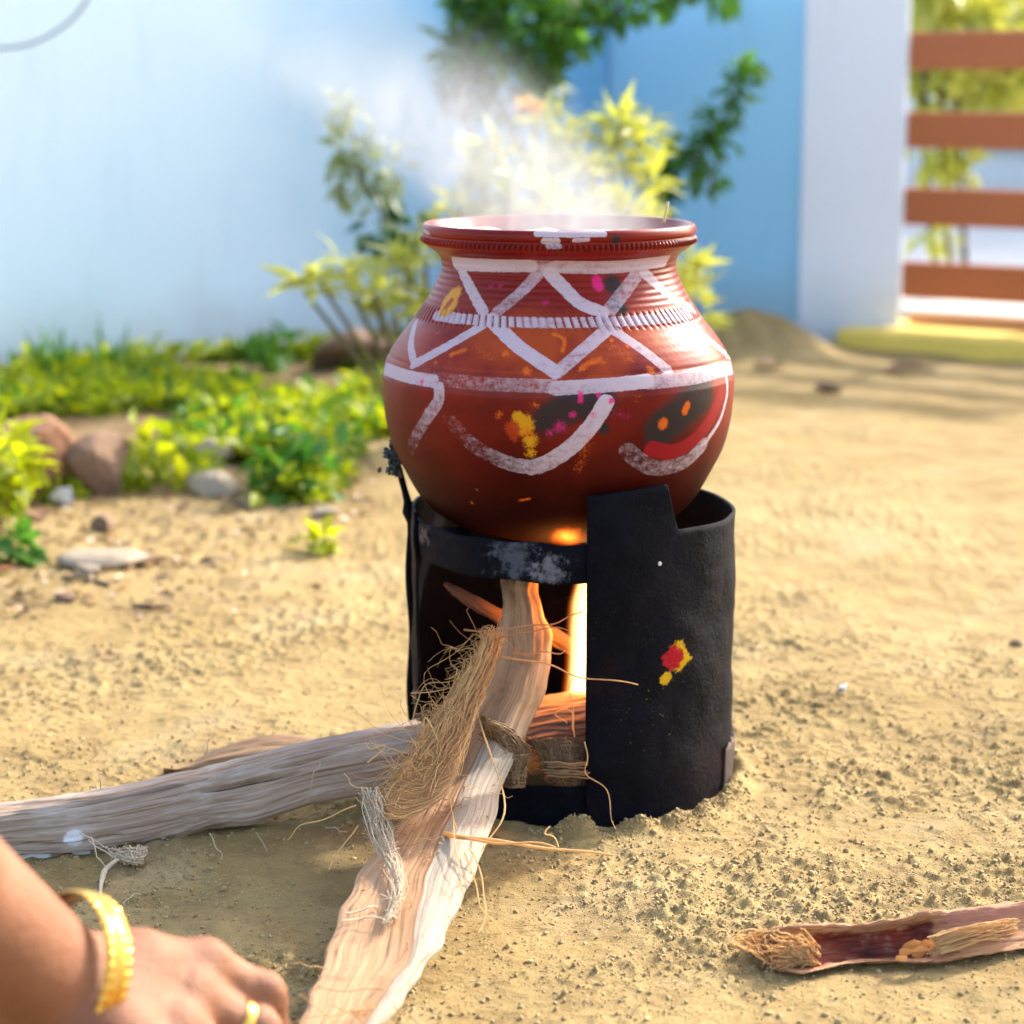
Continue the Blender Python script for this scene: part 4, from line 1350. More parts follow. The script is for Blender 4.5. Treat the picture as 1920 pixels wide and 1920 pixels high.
def fibres_over(G, m, nlong, ncross, r, skew=0.0, fray=0.0, wave=0.0012, tlo=0.45, thi=1.0):
    nv, nu = G.shape[:2]
    for q in range(nlong):
        i = rng.uniform(0, nu - 1)
        a0, a1 = sorted(rng.uniform(-0.15, 1.15, 2)) if rng.random() < 0.6 else (0, 1)
        a0, a1 = max(0, a0), min(1, a1)
        if a1 - a0 < 0.15:
            continue
        jj = np.linspace(a0 * (nv - 1), a1 * (nv - 1), 16)
        ii = np.clip(i + skew * (jj - jj[0]) + np.cumsum(rng.normal(0, 0.7, 16)), 0, nu - 1.001)
        P = G[np.clip(jj.round().astype(int), 0, nv - 1), ii.astype(int)] + rng.normal(0, wave, (16, 3)) * 0.6
        P = catmull(P[::2], 16) + np.array((0, -0.0008, 0.0008)) * rng.normal()
        m.tube(P, r * rng.uniform(0.6, 1.3), 3, rng.uniform(tlo, thi), False)
    for q in range(ncross):
        j = (q + rng.normal() * 0.35) / ncross * (nv - 1)
        ii = np.linspace(0, nu - 1, 16) if rng.random() < 0.6 else np.linspace(*np.sort(rng.uniform(0, nu - 1, 2)), 16)
        jj = np.clip(j + (ii - nu / 2) * 0.10 + 3.0 * np.sin(ii / nu * 2.6 + 0.4) + 0.6 * np.sin(ii * 0.2 + q), 0, nv - 1.001)
        P = G[jj.astype(int), np.clip(ii.astype(int), 0, nu - 1)] + rng.normal(0, wave, (16, 3)) * 0.5
        P = catmull(P[::2], 14) + np.array((0, -0.0008, 0.0008)) * rng.normal()
        if fray:
            e0 = (P[0] - P[2]); e0 /= np.linalg.norm(e0) + 1e-9
            P = np.concatenate([[P[0] + e0 * fray * rng.random() + rng.normal(0, .002, 3)], P])
        m.tube(P, r * rng.uniform(0.6, 1.3), 3, rng.uniform(tlo, thi), False)


def solid_sheet(G, thick, m, tone=0.6):
    nv, nu = G.shape[:2]
    d = np.array((0, 0, CAM_H)) - G
    d /= np.linalg.norm(d, axis=-1, keepdims=True)
    V = np.concatenate([G.reshape(-1, 3), (G - d * thick).reshape(-1, 3)])
    n = nu * nv
    Fg = grid_faces(nu, nv)
    faces = [tuple(f) for f in Fg] + [tuple(f[::-1] + n) for f in Fg]
    rim = [j for j in range(nu)] + [j * nu + nu - 1 for j in range(1, nv)] + [(nv - 1) * nu + j for j in range(nu - 2, -1, -1)] + [j * nu for j in range(nv - 2, 0, -1)]
    for a_, b_ in zip(rim, rim[1:] + rim[:1]):
        faces.append((b_, a_, a_ + n, b_ + n))
    m.add(V, faces, tone)


m = MB()
solid_sheet(G[::3, ::3] - np.array((0, -0.002, 0.002)), 0.001, m, 0.55)
fibres_over(G, m, 34, 170, 0.00034, fray=0.008, wave=0.0007)
tag(m.build("fibre_sheath", fibre, stalk), kind="stuff")
# pale torn tail of the sheath hanging down the left
tl = [(1480, 672, 720, 1.338), (1530, 682, 735, 1.318), (1580, 696, 745, 1.296), (1620, 722, 752, 1.272), (1660, 738, 758, 1.244), (1700, 728, 752, 1.214), (1735, 712, 735, 1.192)]
G2 = catmull(np.array([[at(a_, py, Y - 0.010), at((a_ + b_) / 2, py, Y - 0.016), at(b_, py, Y - 0.011)] for py, a_, b_, Y in tl]), 60)
G2 = np.swapaxes(catmull(np.swapaxes(G2, 0, 1), 16), 0, 1)
m = MB()
fibres_over(G2, m, 70, 46, 0.00022, fray=0.010, wave=0.0022)
tag(m.build("torn_fibre", fibre_pale, stalk), kind="stuff")
# dark woven flap hanging behind on the right of the stalk
fp = [(1345, 902, 905, 908, 1.412), (1375, 906, 935, 975, 1.422), (1410, 912, 955, 998, 1.424), (1445, 925, 960, 990, 1.424), (1478, 944, 965, 985, 1.422)]
G3 = catmull(np.array([[at(a_, py, Y - 0.004), at(b_, py, Y - 0.010), at(c_, py, Y + 0.002)] for py, a_, b_, c_, Y in fp]), 50)
G3 = np.swapaxes(catmull(np.swapaxes(G3, 0, 1), 30), 0, 1)
m = MB()
solid_sheet(G3[::3, ::3], 0.0015, m, 0.1)
fibres_over(G3, m, 60, 80, 0.00045, fray=0.004)
tag(m.build("woven_flap", fibre_dark, stalk), kind="stuff")


# loose strands over the stalk
def strand(m, pts, r=0.0005, tone=0.7, curl=0.0015, n=20):
    P = catmull(np.array(pts), n)
    ph = rng.uniform(0, 6, 3)
    s = np.linspace(0, 1, n)
    P = P + curl * np.stack([np.sin(9 * s + ph[0]), np.sin(7 * s + ph[1]), np.sin(11 * s + ph[2])], -1) * (0.3 + s[:, None])
    m.tube(P, np.linspace(r, r * 0.6, n), 4, tone, False)


m = MB()
for q in range(130):                     # wild hair along the sheath's upper left edge
    j = int(rng.uniform(0, 70)); i = int(rng.uniform(0, 22) if rng.random() < 0.7 else rng.uniform(0, 59))
    p = G[j, i]
    d = np.array((-0.7 + rng.normal() * 0.55, -0.25 + rng.normal() * .35, 0.55 + rng.normal() * 0.55))
    L = rng.uniform(0.005, 0.016) if rng.random() < .75 else rng.uniform(.015, .035)
    d2 = d + rng.normal(size=3) * .6
    strand(m, [p, p + d * L * 0.5 + (0, 0, 0.002), p + d2 * L + np.array((rng.normal() * .006, 0, -0.004))], 0.00024, rng.uniform(.2, 1), 0.0022, 12)
for q in range(90):                      # long loose threads draped over the sheath
    j0 = rng.uniform(0, 40); L_ = rng.uniform(25, 50); i0 = rng.uniform(2, 57)
    jj = np.clip(np.linspace(j0, j0 + L_, 8), 0, 89).astype(int)
    ii = np.clip(i0 + np.linspace(0, rng.normal() * 14, 8) + rng.normal(0, 1.5, 8), 0, 59).astype(int)
    P_ = G[jj, ii] + np.array((0, -0.002, 0.002)) * rng.uniform(0.3, 1.8) + rng.normal(0, .0012, (8, 3))
    strand(m, P_, 0.00030, rng.uniform(.6, 1), 0.0012, 18)
for q in range(90):                      # hair along both edges further down
    k, w = rng.uniform(0.45, 0.98), rng.choice([0.05, 0.5, 0.55, 0.95]) + rng.normal() * 0.05
    p = stalk_surface(k, np.clip(w, 0, 1), 0.001)
    d = rng.normal(size=3) * np.array((1, .6, .4)) + np.array((0, -.3, .1))
    L = rng.uniform(0.006, 0.022)
    strand(m, [p, p + d * L * 0.5, p + d * L], 0.0003, rng.uniform(.1, .9), 0.001, 8)
for pts, r, tn in (
    ([(870, 1180, 1.45), (930, 1185, 1.425), (1000, 1170, 1.42), (1050, 1166, 1.425), (1095, 1150, 1.43)], .0007, .25),
    ([(900, 1215, 1.44), (960, 1190, 1.43), (1020, 1180, 1.43), (1070, 1178, 1.43)], .0006, .2),
    ([(940, 1230, 1.43), (1020, 1245, 1.415), (1090, 1268, 1.405), (1195, 1287, 1.405)], .0007, .55),
    ([(960, 1225, 1.43), (1020, 1225, 1.42), (1060, 1221, 1.42)], .0006, .3),
    ([(795, 1390, 1.385), (800, 1345, 1.38), (830, 1420, 1.36), (845, 1500, 1.32), (860, 1560, 1.295)], .0006, .9),
    ([(895, 1335, 1.41), (925, 1430, 1.37), (945, 1520, 1.31), (920, 1570, 1.29), (900, 1600, 1.27)], .0008, .8),
    ([(832, 1560, 1.30), (890, 1572, 1.28), (960, 1582, 1.28), (1060, 1592, 1.29), (1155, 1606, 1.30)], .0013, .55),
    ([(836, 1566, 1.30), (890, 1576, 1.275), (960, 1580, 1.27), (1040, 1590, 1.28)], .001, .4),
    ([(870, 1600, 1.27), (895, 1660, 1.235), (905, 1710, 1.21), (940, 1750, 1.20), (985, 1790, 1.19)], .0006, .7),
    ([(880, 1590, 1.28), (905, 1650, 1.24), (910, 1700, 1.22), (897, 1745, 1.19)], .0006, .8),
    ([(668, 1510, 1.33), (620, 1530, 1.34), (570, 1548, 1.35), (535, 1570, 1.36)], .0006, .9),
    ([(672, 1548, 1.315), (640, 1590, 1.30), (612, 1635, 1.28)], .0006, .85),
    ([(690, 1480, 1.33), (660, 1470, 1.34), (645, 1450, 1.35)], .0005, .85),
    ([(690, 1430, 1.38), (720, 1400, 1.385), (700, 1402, 1.385), (680, 1398, 1.39)], .0006, .95),
    ([(1075, 1370, 1.44), (1070, 1335, 1.43), (1045, 1335, 1.43), (1060, 1360, 1.43)], .0005, .8),
    ([(1078, 1380, 1.43), (1072, 1320, 1.42), (1070, 1270, 1.42)], .0005, .7),
    ([(1095, 1390, 1.425), (1103, 1420, 1.418), (1100, 1455, 1.415), (1135, 1480, 1.415), (1145, 1530, 1.41), (1158, 1556, 1.40)], .0005, .8),
    ([(850, 1530, 1.31), (860, 1640, 1.24), (868, 1690, 1.21)], .0005, .8),
    ([(1030, 1550, 1.39), (1025, 1562, 1.36), (1050, 1585, 1.31)], .0007, .9),
    ([(770, 1300, 1.44), (850, 1290, 1.43), (900, 1260, 1.43)], .0004, .8),
    ([(775, 1350, 1.43), (790, 1295, 1.43), (850, 1270, 1.43)], .0004, .9),
):
    strand(m, [at(x, y, Y) for x, y, Y in pts], r, tn, 0.0012, 26)
tag(m.build("loose_strands", fibre, stalk), kind="stuff")
# white scratch of peeled skin on the tan face
m = MB()
for pts in ([(640, 1728), (680, 1720), (715, 1726), (735, 1700)], [(650, 1712), (700, 1700), (722, 1690)]):
    P = []
    for x, y in pts:
        k = np.interp(y, [s[0] for s in ST_], np.linspace(0, 1, len(ST_)))
        row = ST_[min(len(ST_) - 1, int(round(k * (len(ST_) - 1))))]
        P.append(at(x, y, np.interp(y, [s[0] for s in ST_], [s[4] for s in ST_]) - 0.012))
    strand(m, P, .0006, .95, .0016, 16)
m.build("peeled_skin", fibre_pale, stalk)

# --- grey log lying from the left into the stove
LG = [  # x, top y, bottom y, Y
    (-320, 1572, 1675, 1.335), (-150, 1545, 1642, 1.362), (0, 1517, 1612, 1.386), (110, 1502, 1608, 1.392), (208, 1486, 1596, 1.400), (325, 1461, 1573, 1.415), (396, 1446, 1553, 1.425),
    (479, 1424, 1543, 1.432), (583, 1398, 1508, 1.446), (708, 1373, 1486, 1.462), (790, 1358, 1468, 1.474), (900, 1336, 1440, 1.490), (1010, 1316, 1402, 1.508), (1100, 1300, 1392, 1.524), (1180, 1290, 1380, 1.545)]
S = []
for x, y0, y1, Y in LG:
    T_, B_ = at(x, y0, Y + 0.004), at(x, y1, Y - 0.004)
    m1, m2, m3 = at(x, y0 * .85 + y1 * .15, Y - 0.007), at(x, (y0 + y1) / 2, Y - 0.011), at(x, y0 * .12 + y1 * .88, Y - 0.012)
    S.append([T_, m1, m2, m3, B_, B_ + np.array((0, 0.016, 0.001)), (T_ + B_) / 2 + np.array((0, 0.030, 0.002)), T_ + np.array((0, 0.018, -0.002))])


def log_col(M, u, v, g, f):
    base = M.mix(M.ramp(g, (0.32, 0.0), (0.66, 1.0)), (0.21, 0.140, 0.095), (0.49, 0.38, 0.285))
    patch = M.ramp(M.noise(M.n("ShaderNodeCombineXYZ", {0: M.math('MULTIPLY', u, 9.0), 1: M.math('MULTIPLY', v, 11.0), 2: 3.0}).outputs[0], 1.0, 5.0), (0.48, 0.0), (0.66, 1.0))
    base = M.mix(M.math('MULTIPLY', patch, 0.65), base, (0.52, 0.44, 0.37))
    base = M.mix(M.math('MULTIPLY', M.ramp(f, (0.58, 0.0), (0.70, 1.0)), 0.6), base, (0.07, 0.045, 0.035))
    warm = M.math('MULTIPLY', M.step(M.math('ABSOLUTE', M.math('SUBTRACT', u, 0.02)), 0.05, 0.0), 0.7)
    base = M.mix(warm, base, (0.40, 0.21, 0.09))
    for uu, vv, ru, rv in ((0.31, 0.235, 0.05, 0.015), (0.455, 0.335, 0.03, 0.015), (0.475, 0.185, 0.025, 0.02), (0.475, 0.245, 0.02, 0.014)):
        du = M.math('DIVIDE', M.math('SUBTRACT', u, uu), ru)
        dv = M.math('DIVIDE', M.math('SUBTRACT', v, vv), rv)
        d = M.math('ADD', M.math('SQRT', M.math('ADD', M.math('MULTIPLY', du, du), M.math('MULTIPLY', dv, dv))), M.math('MULTIPLY', M.math('SUBTRACT', f, 0.5), 1.6))
        base = M.mix(M.math('MULTIPLY', M.step(d, 1.05, 0.8), 0.9), base, (0.76, 0.77, 0.80))
    base = M.mix(M.math('MULTIPLY', M.step(M.math('ADD', M.attr('crack'), M.math('MULTIPLY', M.math('SUBTRACT', f, 0.5), 0.8)), 0.35, 0.6), 0.9), base, (0.05, 0.03, 0.02))  # dark dirt and the recess shade painted into the cracks
    return base, 0.75


nv, nu = 320, 128
V, F, U, W = loft(S, nu, nv, 0.0012, 8, (8, 22))
VL = V.reshape(nv, nu, 3)
# long drying cracks cut into the visible face
cen = VL.mean(1, keepdims=True)
UU, WW = U.reshape(nv, nu), W.reshape(nv, nu)
CR = np.zeros(UU.shape)
for u0, v0, v1, wd, dp, sl in ((0.20, 0.40, 0.56, 0.009, 0.010, 0.10), (0.10, 0.22, 0.43, 0.011, 0.010, -0.02), (0.44, 0.14, 0.36, 0.016, 0.014, -0.12), (0.16, 0.52, 0.60, 0.007, 0.007, 0.05), (0.33, 0.12, 0.30, .007, .007, .05)):
    k = np.clip((WW - v0) / (v1 - v0), 0, 1)
    inr = np.sin(np.pi * k) ** 0.6 * (WW > v0) * (WW < v1)
    d = np.abs(UU - (u0 + sl * (k - 0.5) * 0.3) - 0.006 * np.sin(WW * 60))
    CR = np.maximum(CR, inr * np.exp(-(d / (wd * 0.6)) ** 2))
    VL = VL + (cen - VL) / (np.linalg.norm(cen - VL, axis=2, keepdims=True) + 1e-9) * (dp * inr * np.exp(-(d / wd) ** 2))[..., None]
LB = np.array((-0.25, 1.42, 0.0))
log = thing("firewood", "long grey weathered palm log lying on the sand, one end in the stove", "firewood", LB)
obj("log", VL.reshape(-1, 3), F, wood_mat("weathered_log", log_col), log, attrs={"u": U, "v": W, "crack": CR.ravel()})
# scrap of fibre and its tail under the log
rows = [[at(222, 1590, 1.378), at(250, 1588, 1.374), at(280, 1586, 1.378)], [at(216, 1605, 1.368), at(248, 1606, 1.360), at(276, 1604, 1.368)], [at(225, 1618, 1.362), at(252, 1620, 1.356), at(270, 1618, 1.362)]]
Gs = catmull(np.array(rows), 24)
Gs = np.swapaxes(catmull(np.swapaxes(Gs, 0, 1), 24), 0, 1)
m = MB()
solid_sheet(Gs[::2, ::2], 0.001, m, 0.3)
fibres_over(Gs, m, 40, 34, 0.0004, fray=0.004)
for k in range(7):
    o_ = rng.normal(0, 2.5, 2)
    strand(m, [at(222 + o_[0], 1612, 1.360), at(200 + o_[0], 1628, 1.350), at(190 + o_[0] * .6, 1655, 1.335), at(190 + o_[0] * .5, 1700, 1.30), at(193, 1745, 1.262)], .0009, rng.uniform(.6, 1), .0008, 20)
for pts in ([(150, 1560, 1.37), (190, 1585, 1.365), (230, 1598, 1.36)], [(165, 1575, 1.37), (200, 1600, 1.36), (225, 1610, 1.36)], [(172, 1570, 1.37), (182, 1605, 1.35), (196, 1625, 1.345)],
            [(392, 1562, 1.40), (408, 1590, 1.375), (418, 1610, 1.365)], [(190, 1480, 1.40), (187, 1462, 1.40), (190, 1448, 1.41)], [(385, 1420, 1.42), (388, 1400, 1.42), (392, 1385, 1.42)],
            [(575, 1505, 1.43), (590, 1450, 1.425), (600, 1430, 1.43)]):
    strand(m, [at(x, y, Y) for x, y, Y in pts], .0005, .6, .001, 12)
tag(m.build("fibre_scrap", fibre_pale, log), kind="stuff")
# woven fibre hanging off the log's end inside the stove, and a brown tuft at the jamb
rows = [[at(990, 1385, 1.448), at(1040, 1382, 1.442), at(1098, 1385, 1.446)], [at(1010, 1415, 1.444), at(1050, 1418, 1.437), at(1098, 1420, 1.442)],
        [at(1022, 1445, 1.442), at(1060, 1450, 1.436), at(1098, 1452, 1.440)], [at(1040, 1472, 1.442), at(1065, 1478, 1.438), at(1096, 1478, 1.440)]]
Gs = catmull(np.array(rows), 40)
Gs = np.swapaxes(catmull(np.swapaxes(Gs, 0, 1), 40), 0, 1)
m = MB()
solid_sheet(Gs[::3, ::3], 0.0015, m, 0.15)
fibres_over(Gs, m, 70, 60, 0.0005, fray=0.008, tlo=.2)
for k in range(10):
    y = 1442 + rng.normal() * 6
    strand(m, [at(1025 + rng.normal() * 4, y, 1.432), at(1060, y + 2, 1.428), at(1100 + rng.normal() * 4, y + 4, 1.426)], .0008, rng.uniform(.6, 1), .0006, 10)
tag(m.build("woven_fibre", fibre_dark, log), kind="stuff")
m = MB()
for k in range(60):
    x, y = 775 + 25 * rng.random(), 1338 + 12 * rng.random()
    strand(m, [at(x, y, 1.478), at(x + 18, y + rng.normal() * 5, 1.470), at(x + 38 * rng.random(), y + 6 + rng.normal() * 6, 1.468)], .0004, rng.uniform(0, .7), .001, 8)
tag(m.build("fibre_tuft", fibre_dark, log), kind="stuff")

# --- curved bark behind the log
S = []
for x, y0, wd in ((318, 1462, 4), (345, 1440, 8), (390, 1412, 13), (440, 1392, 17), (500, 1379, 19), (560, 1380, 17), (610, 1388, 12), (650, 1402, 7)):
    Y = 1.590 - 0.00008 * (x - 330)
    T_ = at(x, y0, Y)
    B_ = np.array((T_[0], Y - 0.028, 0.003))
    S.append([T_, at(x, y0 + wd, Y - 0.014), (T_ + B_) / 2 + np.array((0, -0.010, 0.004)), B_, B_ + np.array((0, 0.004, 0)), (T_ + B_) / 2 + np.array((0, 0.010, -0.001)), T_ + np.array((0, 0.004, -0.003))])


def bark_col(M, u, v, g, f):
    c_ = M.mix(M.ramp(g, (0.34, 0.0), (0.66, 1.0)), (0.19, 0.095, 0.045), (0.42, 0.25, 0.12))
    return M.mix(M.math('MULTIPLY', M.ramp(f, (0.6, 0.0), (0.7, 1.0)), 0.5), c_, (0.09, 0.045, 0.025)), 0.6


V, F, U, W = loft(S, 60, 90, 0.0006, 15, (5, 12))
tag(obj("bark_piece", V, F, wood_mat("brown_bark", bark_col), origin=(at(480, 1420, 1.58)[0], 1.58, 0), attrs={"u": U, "v": W}),
    "curved brown piece of bark arching up just behind the grey log", "bark")

# --- charred stick inside the stove
S = []
for x, y, h, Y in ((832, 1094, 3, 1.500), (850, 1106, 10, 1.503), (890, 1130, 14, 1.510), (940, 1158, 16, 1.520), (1000, 1184, 17, 1.530), (1040, 1196, 18, 1.537), (1075, 1214, 15, 1.545), (1100, 1226, 8, 1.55)):
    S.append([at(x, y - h, Y), at(x, y, Y - 0.005), at(x, y + h, Y), at(x, y, Y + 0.006)])
V, F, U, W = loft(S, 32, 70, 0.0012, 19, (4, 14))
tag(obj("stick", V, F, wood_mat("charred_stick", lambda M, u, v, g, f: (M.mix(g, (0.06, 0.028, 0.02), (0.26, 0.12, 0.07)), 0.8)), origin=at(960, 1180, 1.52), attrs={"u": U, "v": W}),
    "short charred stick slanting inside the stove behind the palm stalk", "stick")

# --- broken husk of stalk at the lower right
RG_ = [  # x, top y, bottom y, hollow
    (1418, 1752, 1802, 0.15), (1455, 1744, 1822, 0.55), (1500, 1738, 1832, 0.9), (1555, 1737, 1822, 1.0), (1610, 1736, 1812, 1.0), (1687, 1726, 1812, 1.0), (1735, 1714, 1812, 0.8), (1790, 1710, 1806, 0.35),
    (1850, 1703, 1797, 0.3), (1920, 1694, 1786, 0.3), (2000, 1688, 1772, 0.3), (2090, 1690, 1760, 0.25)]
S = []
for x, y0, y1, hol in RG_:
    Bg = ground_at(x, y1)
    Y = Bg[1]
    B_ = Bg + np.array((0, -0.002, 0.004))
    T_ = at(x, y0, Y + 0.016)
    i1, i2, i3 = at(x, y0 * .75 + y1 * .25, Y + 0.009 + 0.012 * hol), at(x, (y0 + y1) / 2, Y + 0.003 + 0.016 * hol), at(x, y0 * .25 + y1 * .75, Y - 0.002 + 0.012 * hol)
    S.append([T_, i1, i2, i3, B_, B_ + np.array((0, 0.012, -0.004)), (T_ + B_) / 2 + np.array((0, 0.026, -0.004)), T_ + np.array((0, 0.007, -0.002))])


def husk_col(M, u, v, g, f):
    c_ = M.mix(M.ramp(g, (0.34, 0.0), (0.66, 1.0)), (0.32, 0.125, 0.052), (0.50, 0.28, 0.14))
    pinkish = M.math('MULTIPLY', M.step(v, 0.55, 0.62), M.step(u, 0.16, 0.10))
    c_ = M.mix(M.math('MULTIPLY', pinkish, 0.8), c_, (0.36, 0.15, 0.10))
    w = M.math('MULTIPLY', M.math('SUBTRACT', M.noise(M.coord(), 90.0, 5.0), 0.5), 0.10)
    inside = M.math('MULTIPLY', M.step(M.math('ADD', u, w), 0.06, 0.10), M.step(M.math('ADD', u, w), 0.46, 0.41))
    span = M.math('MULTIPLY', M.step(M.math('ADD', v, w), 0.17, 0.19), M.step(M.math('ADD', v, M.math('MULTIPLY', w, 2.0)), 0.585, 0.55))
    n_ = M.noise(M.coord(), 30.0, 5.0, 0.6)
    dark = M.mix(M.ramp(n_, (0.38, 0.0), (0.62, 1.0)), (0.040, 0.013, 0.014), (0.24, 0.040, 0.016))
    dark = M.mix(M.math('MULTIPLY', M.ramp(M.noise(M.coord(), 55.0, 5.0, 0.7), (0.58, 0.0), (0.7, 1.0)), 0.7), dark, (0.34, 0.26, 0.20))
    dark = M.mix(M.math('MULTIPLY', M.step(v, 0.30, 0.20), 0.8), dark, (0.30, 0.055, 0.025))
    c_ = M.mix(M.math('MULTIPLY', inside, span), c_, dark)
    return c_, M.math('SUBTRACT', 0.65, M.math('MULTIPLY', M.math('MULTIPLY', inside, span), 0.3))


V, F, U, W = loft(S, 112, 220, 0.0013, 28, (6, 22))
HB = ground_at(1650, 1815)
husk = thing("firewood", "broken reddish husk of palm stalk lying on the sand at lower right", "firewood", HB)
obj("husk", V, F, wood_mat("red_palm_husk", husk_col), husk, attrs={"u": U, "v": W})
VH = V.reshape(220, 112, 3)
m = MB()
for k in range(120):
    i = int(rng.integers(0, 112)); p = VH[int(rng.uniform(0, 26)), i]
    e = at(rng.uniform(1362, 1440), rng.uniform(1752, 1775), p[1]) if rng.random() < .55 else at(rng.uniform(1425, 1500), rng.uniform(1790, 1830), p[1] - .003)
    q = (p + e) / 2 + rng.normal(0, .002, 3) + np.array((0, -.004, .002))
    e[2] = max(e[2], 0.003); q[2] = max(q[2], 0.004)
    strand(m, [p, q, e], .00045, rng.uniform(0, 1), .001, 9)
for k in range(70):
    x = rng.uniform(1500, 1540); y = rng.uniform(1770, 1830)
    p = at(x, y, 1.19); e = at(x - rng.uniform(20, 80), y - rng.uniform(-10, 45), 1.185)
    p[2] = max(p[2], .004); e[2] = max(e[2], .003)
    strand(m, [p, (p + e) / 2 + np.array((0, -.003, .003)), e], .0005, rng.uniform(.3, 1), .001, 9)
tag(m.build("frayed_fibre", fibre, husk), kind="stuff")
m = MB()
for k in range(80):
    x0, y0 = rng.uniform(1738, 1765), rng.uniform(1755, 1790)
    L = rng.uniform(60, 160)
    m_ = [at(x0, y0, 1.196), at(x0 + L * .5, y0 - L * .13 - 3, 1.204), at(x0 + L, y0 - L * .22, 1.222)]
    strand(m, m_, .0005, rng.uniform(.4, 1), .0008, 9)
tag(m.build("split_fibre", fibre, husk), kind="stuff")
m = MB()
for x, y, s_, tn in ((1712, 1770, 14, .1), (1728, 1778, 12, .3), (1700, 1785, 10, .2), (1735, 1768, 9, .1), (1722, 1790, 10, .0), (1690, 1795, 9, .4)):
    p = at(x, y, 1.190)
    V_, F_ = ico(0)
    m.add(V_ * np.array((1.5, .25, .8)) * s_ * 0.0003 * (1 + .3 * rng.normal(size=(12, 1))) + p, F_, tn)
m.build("splinter", fibre, husk, smooth=False)

# a few loose straws on the sand
m = MB()
for (x0, y0), (x1, y1) in (((1050, 1745), (1055, 1765)), ((1700, 1640), (1740, 1655)), ((480, 1575), (500, 1605)), ((1360, 1580), (1380, 1590)), ((960, 1690), (985, 1700)), ((610, 1560), (650, 1575)), ((1180, 1730), (1200, 1750)),
                           ((230, 1690), (262, 1672)), ((1240, 1850), (1300, 1870)), ((880, 1840), (910, 1850))):
    a_, b_ = gp(x0, y0), gp(x1, y1)
    strand(m, [a_ + (0, 0, .002), (a_ + b_) / 2 + (0, 0, .004), b_ + (0, 0, .002)], .0004, rng.uniform(.5, 1), .0008, 8)
tag(m.build("straw_bits", fibre_pale), "thin pale straw bits scattered over the sand round the stove", "straw", kind="stuff")


# ================================================================== PERSON (forearm and hand)
def surface_nets(Fv, org, h):
    ins = Fv < 0
    nx_, ny_, nz_ = Fv.shape
    cshape = (nx_ - 1, ny_ - 1, nz_ - 1)
    corners = [(i, j, k) for i in (0, 1) for j in (0, 1) for k in (0, 1)]
    cnt = np.zeros(cshape, int)
    for i, j, k in corners:
        cnt += ins[i:i + cshape[0], j:j + cshape[1], k:k + cshape[2]]
    act = (cnt > 0) & (cnt < 8)
    ids = -np.ones(cshape, int)
    cells = np.argwhere(act)
    ids[act] = np.arange(len(cells))
    acc = np.zeros((len(cells), 3)); num = np.zeros(len(cells))
    for a_ in range(8):
        for b_ in range(a_ + 1, 8):
            ca, cb = np.array(corners[a_]), np.array(corners[b_])
            if np.abs(ca - cb).sum() != 1:
                continue
            fa = Fv[tuple((cells + ca).T)]; fb = Fv[tuple((cells + cb).T)]
            x = (fa < 0) != (fb < 0)
            t_ = np.where(x, fa / np.where(x, fa - fb, 1), 0)
            acc[x] += (ca + t_[:, None] * (cb - ca))[x]
            num[x] += 1
    V = (cells + acc / num[:, None]) * h + org
    faces = []
    for ax in range(3):
        o1, o2 = [(1, 2), (2, 0), (0, 1)][ax]
        sl0 = [slice(None)] * 3; sl1 = [slice(None)] * 3
        sl0[ax] = slice(0, -1); sl1[ax] = slice(1, None)
        cross = ins[tuple(sl0)] != ins[tuple(sl1)]
        e = np.argwhere(cross)
        ok = (e[:, o1] > 0) & (e[:, o2] > 0) & (e[:, o1] < Fv.shape[o1] - 1) & (e[:, o2] < Fv.shape[o2] - 1)
        e = e[ok]
        d1 = np.zeros(3, int); d1[o1] = 1
        d2 = np.zeros(3, int); d2[o2] = 1
        q = np.stack([ids[tuple((e - d1 - d2).T)], ids[tuple((e - d2).T)], ids[tuple(e.T)], ids[tuple((e - d1).T)]], 1)
        flip = ~ins[tuple(e.T)]
        q[flip] = q[flip][:, ::-1]
        faces.append(q)
    return V, np.concatenate(faces)


J = {
    'elbow': at_depth(-620, 1330, 0.78), 'mid': at_depth(-160, 1640, 0.855), 'wrist': at_depth(118, 1862, 0.915),
    'hp': at_depth(255, 1826, 0.940), 'hi': at_depth(215, 1955, 0.905),
    'p0': at_depth(382, 1812, 0.962), 'p1': at_depth(497, 1868, 0.975), 'p2': at_depth(512, 1950, 0.985), 'p3': at_depth(478, 2008, 0.985),
    'r0': at_depth(352, 1872, 0.945), 'r1': at_depth(488, 1938, 0.958), 'r2': at_depth(512, 2045, 0.975), 'r3': at_depth(472, 2110, 0.980),
    'm0': at_depth(322, 1935, 0.925), 'm1': at_depth(462, 2018, 0.935), 'm2': at_depth(492, 2120, 0.955), 'm3': at_depth(452, 2185, 0.965),
    'i0': at_depth(292, 2000, 0.905), 'i1': at_depth(420, 2085, 0.910), 'i2': at_depth(452, 2175, 0.930), 'i3': at_depth(420, 2238, 0.945),
    't0': at_depth(190, 2010, 0.900), 't1': at_depth(290, 2105, 0.895), 't2': at_depth(375, 2190, 0.905), 't3': at_depth(410, 2235, 0.925)}
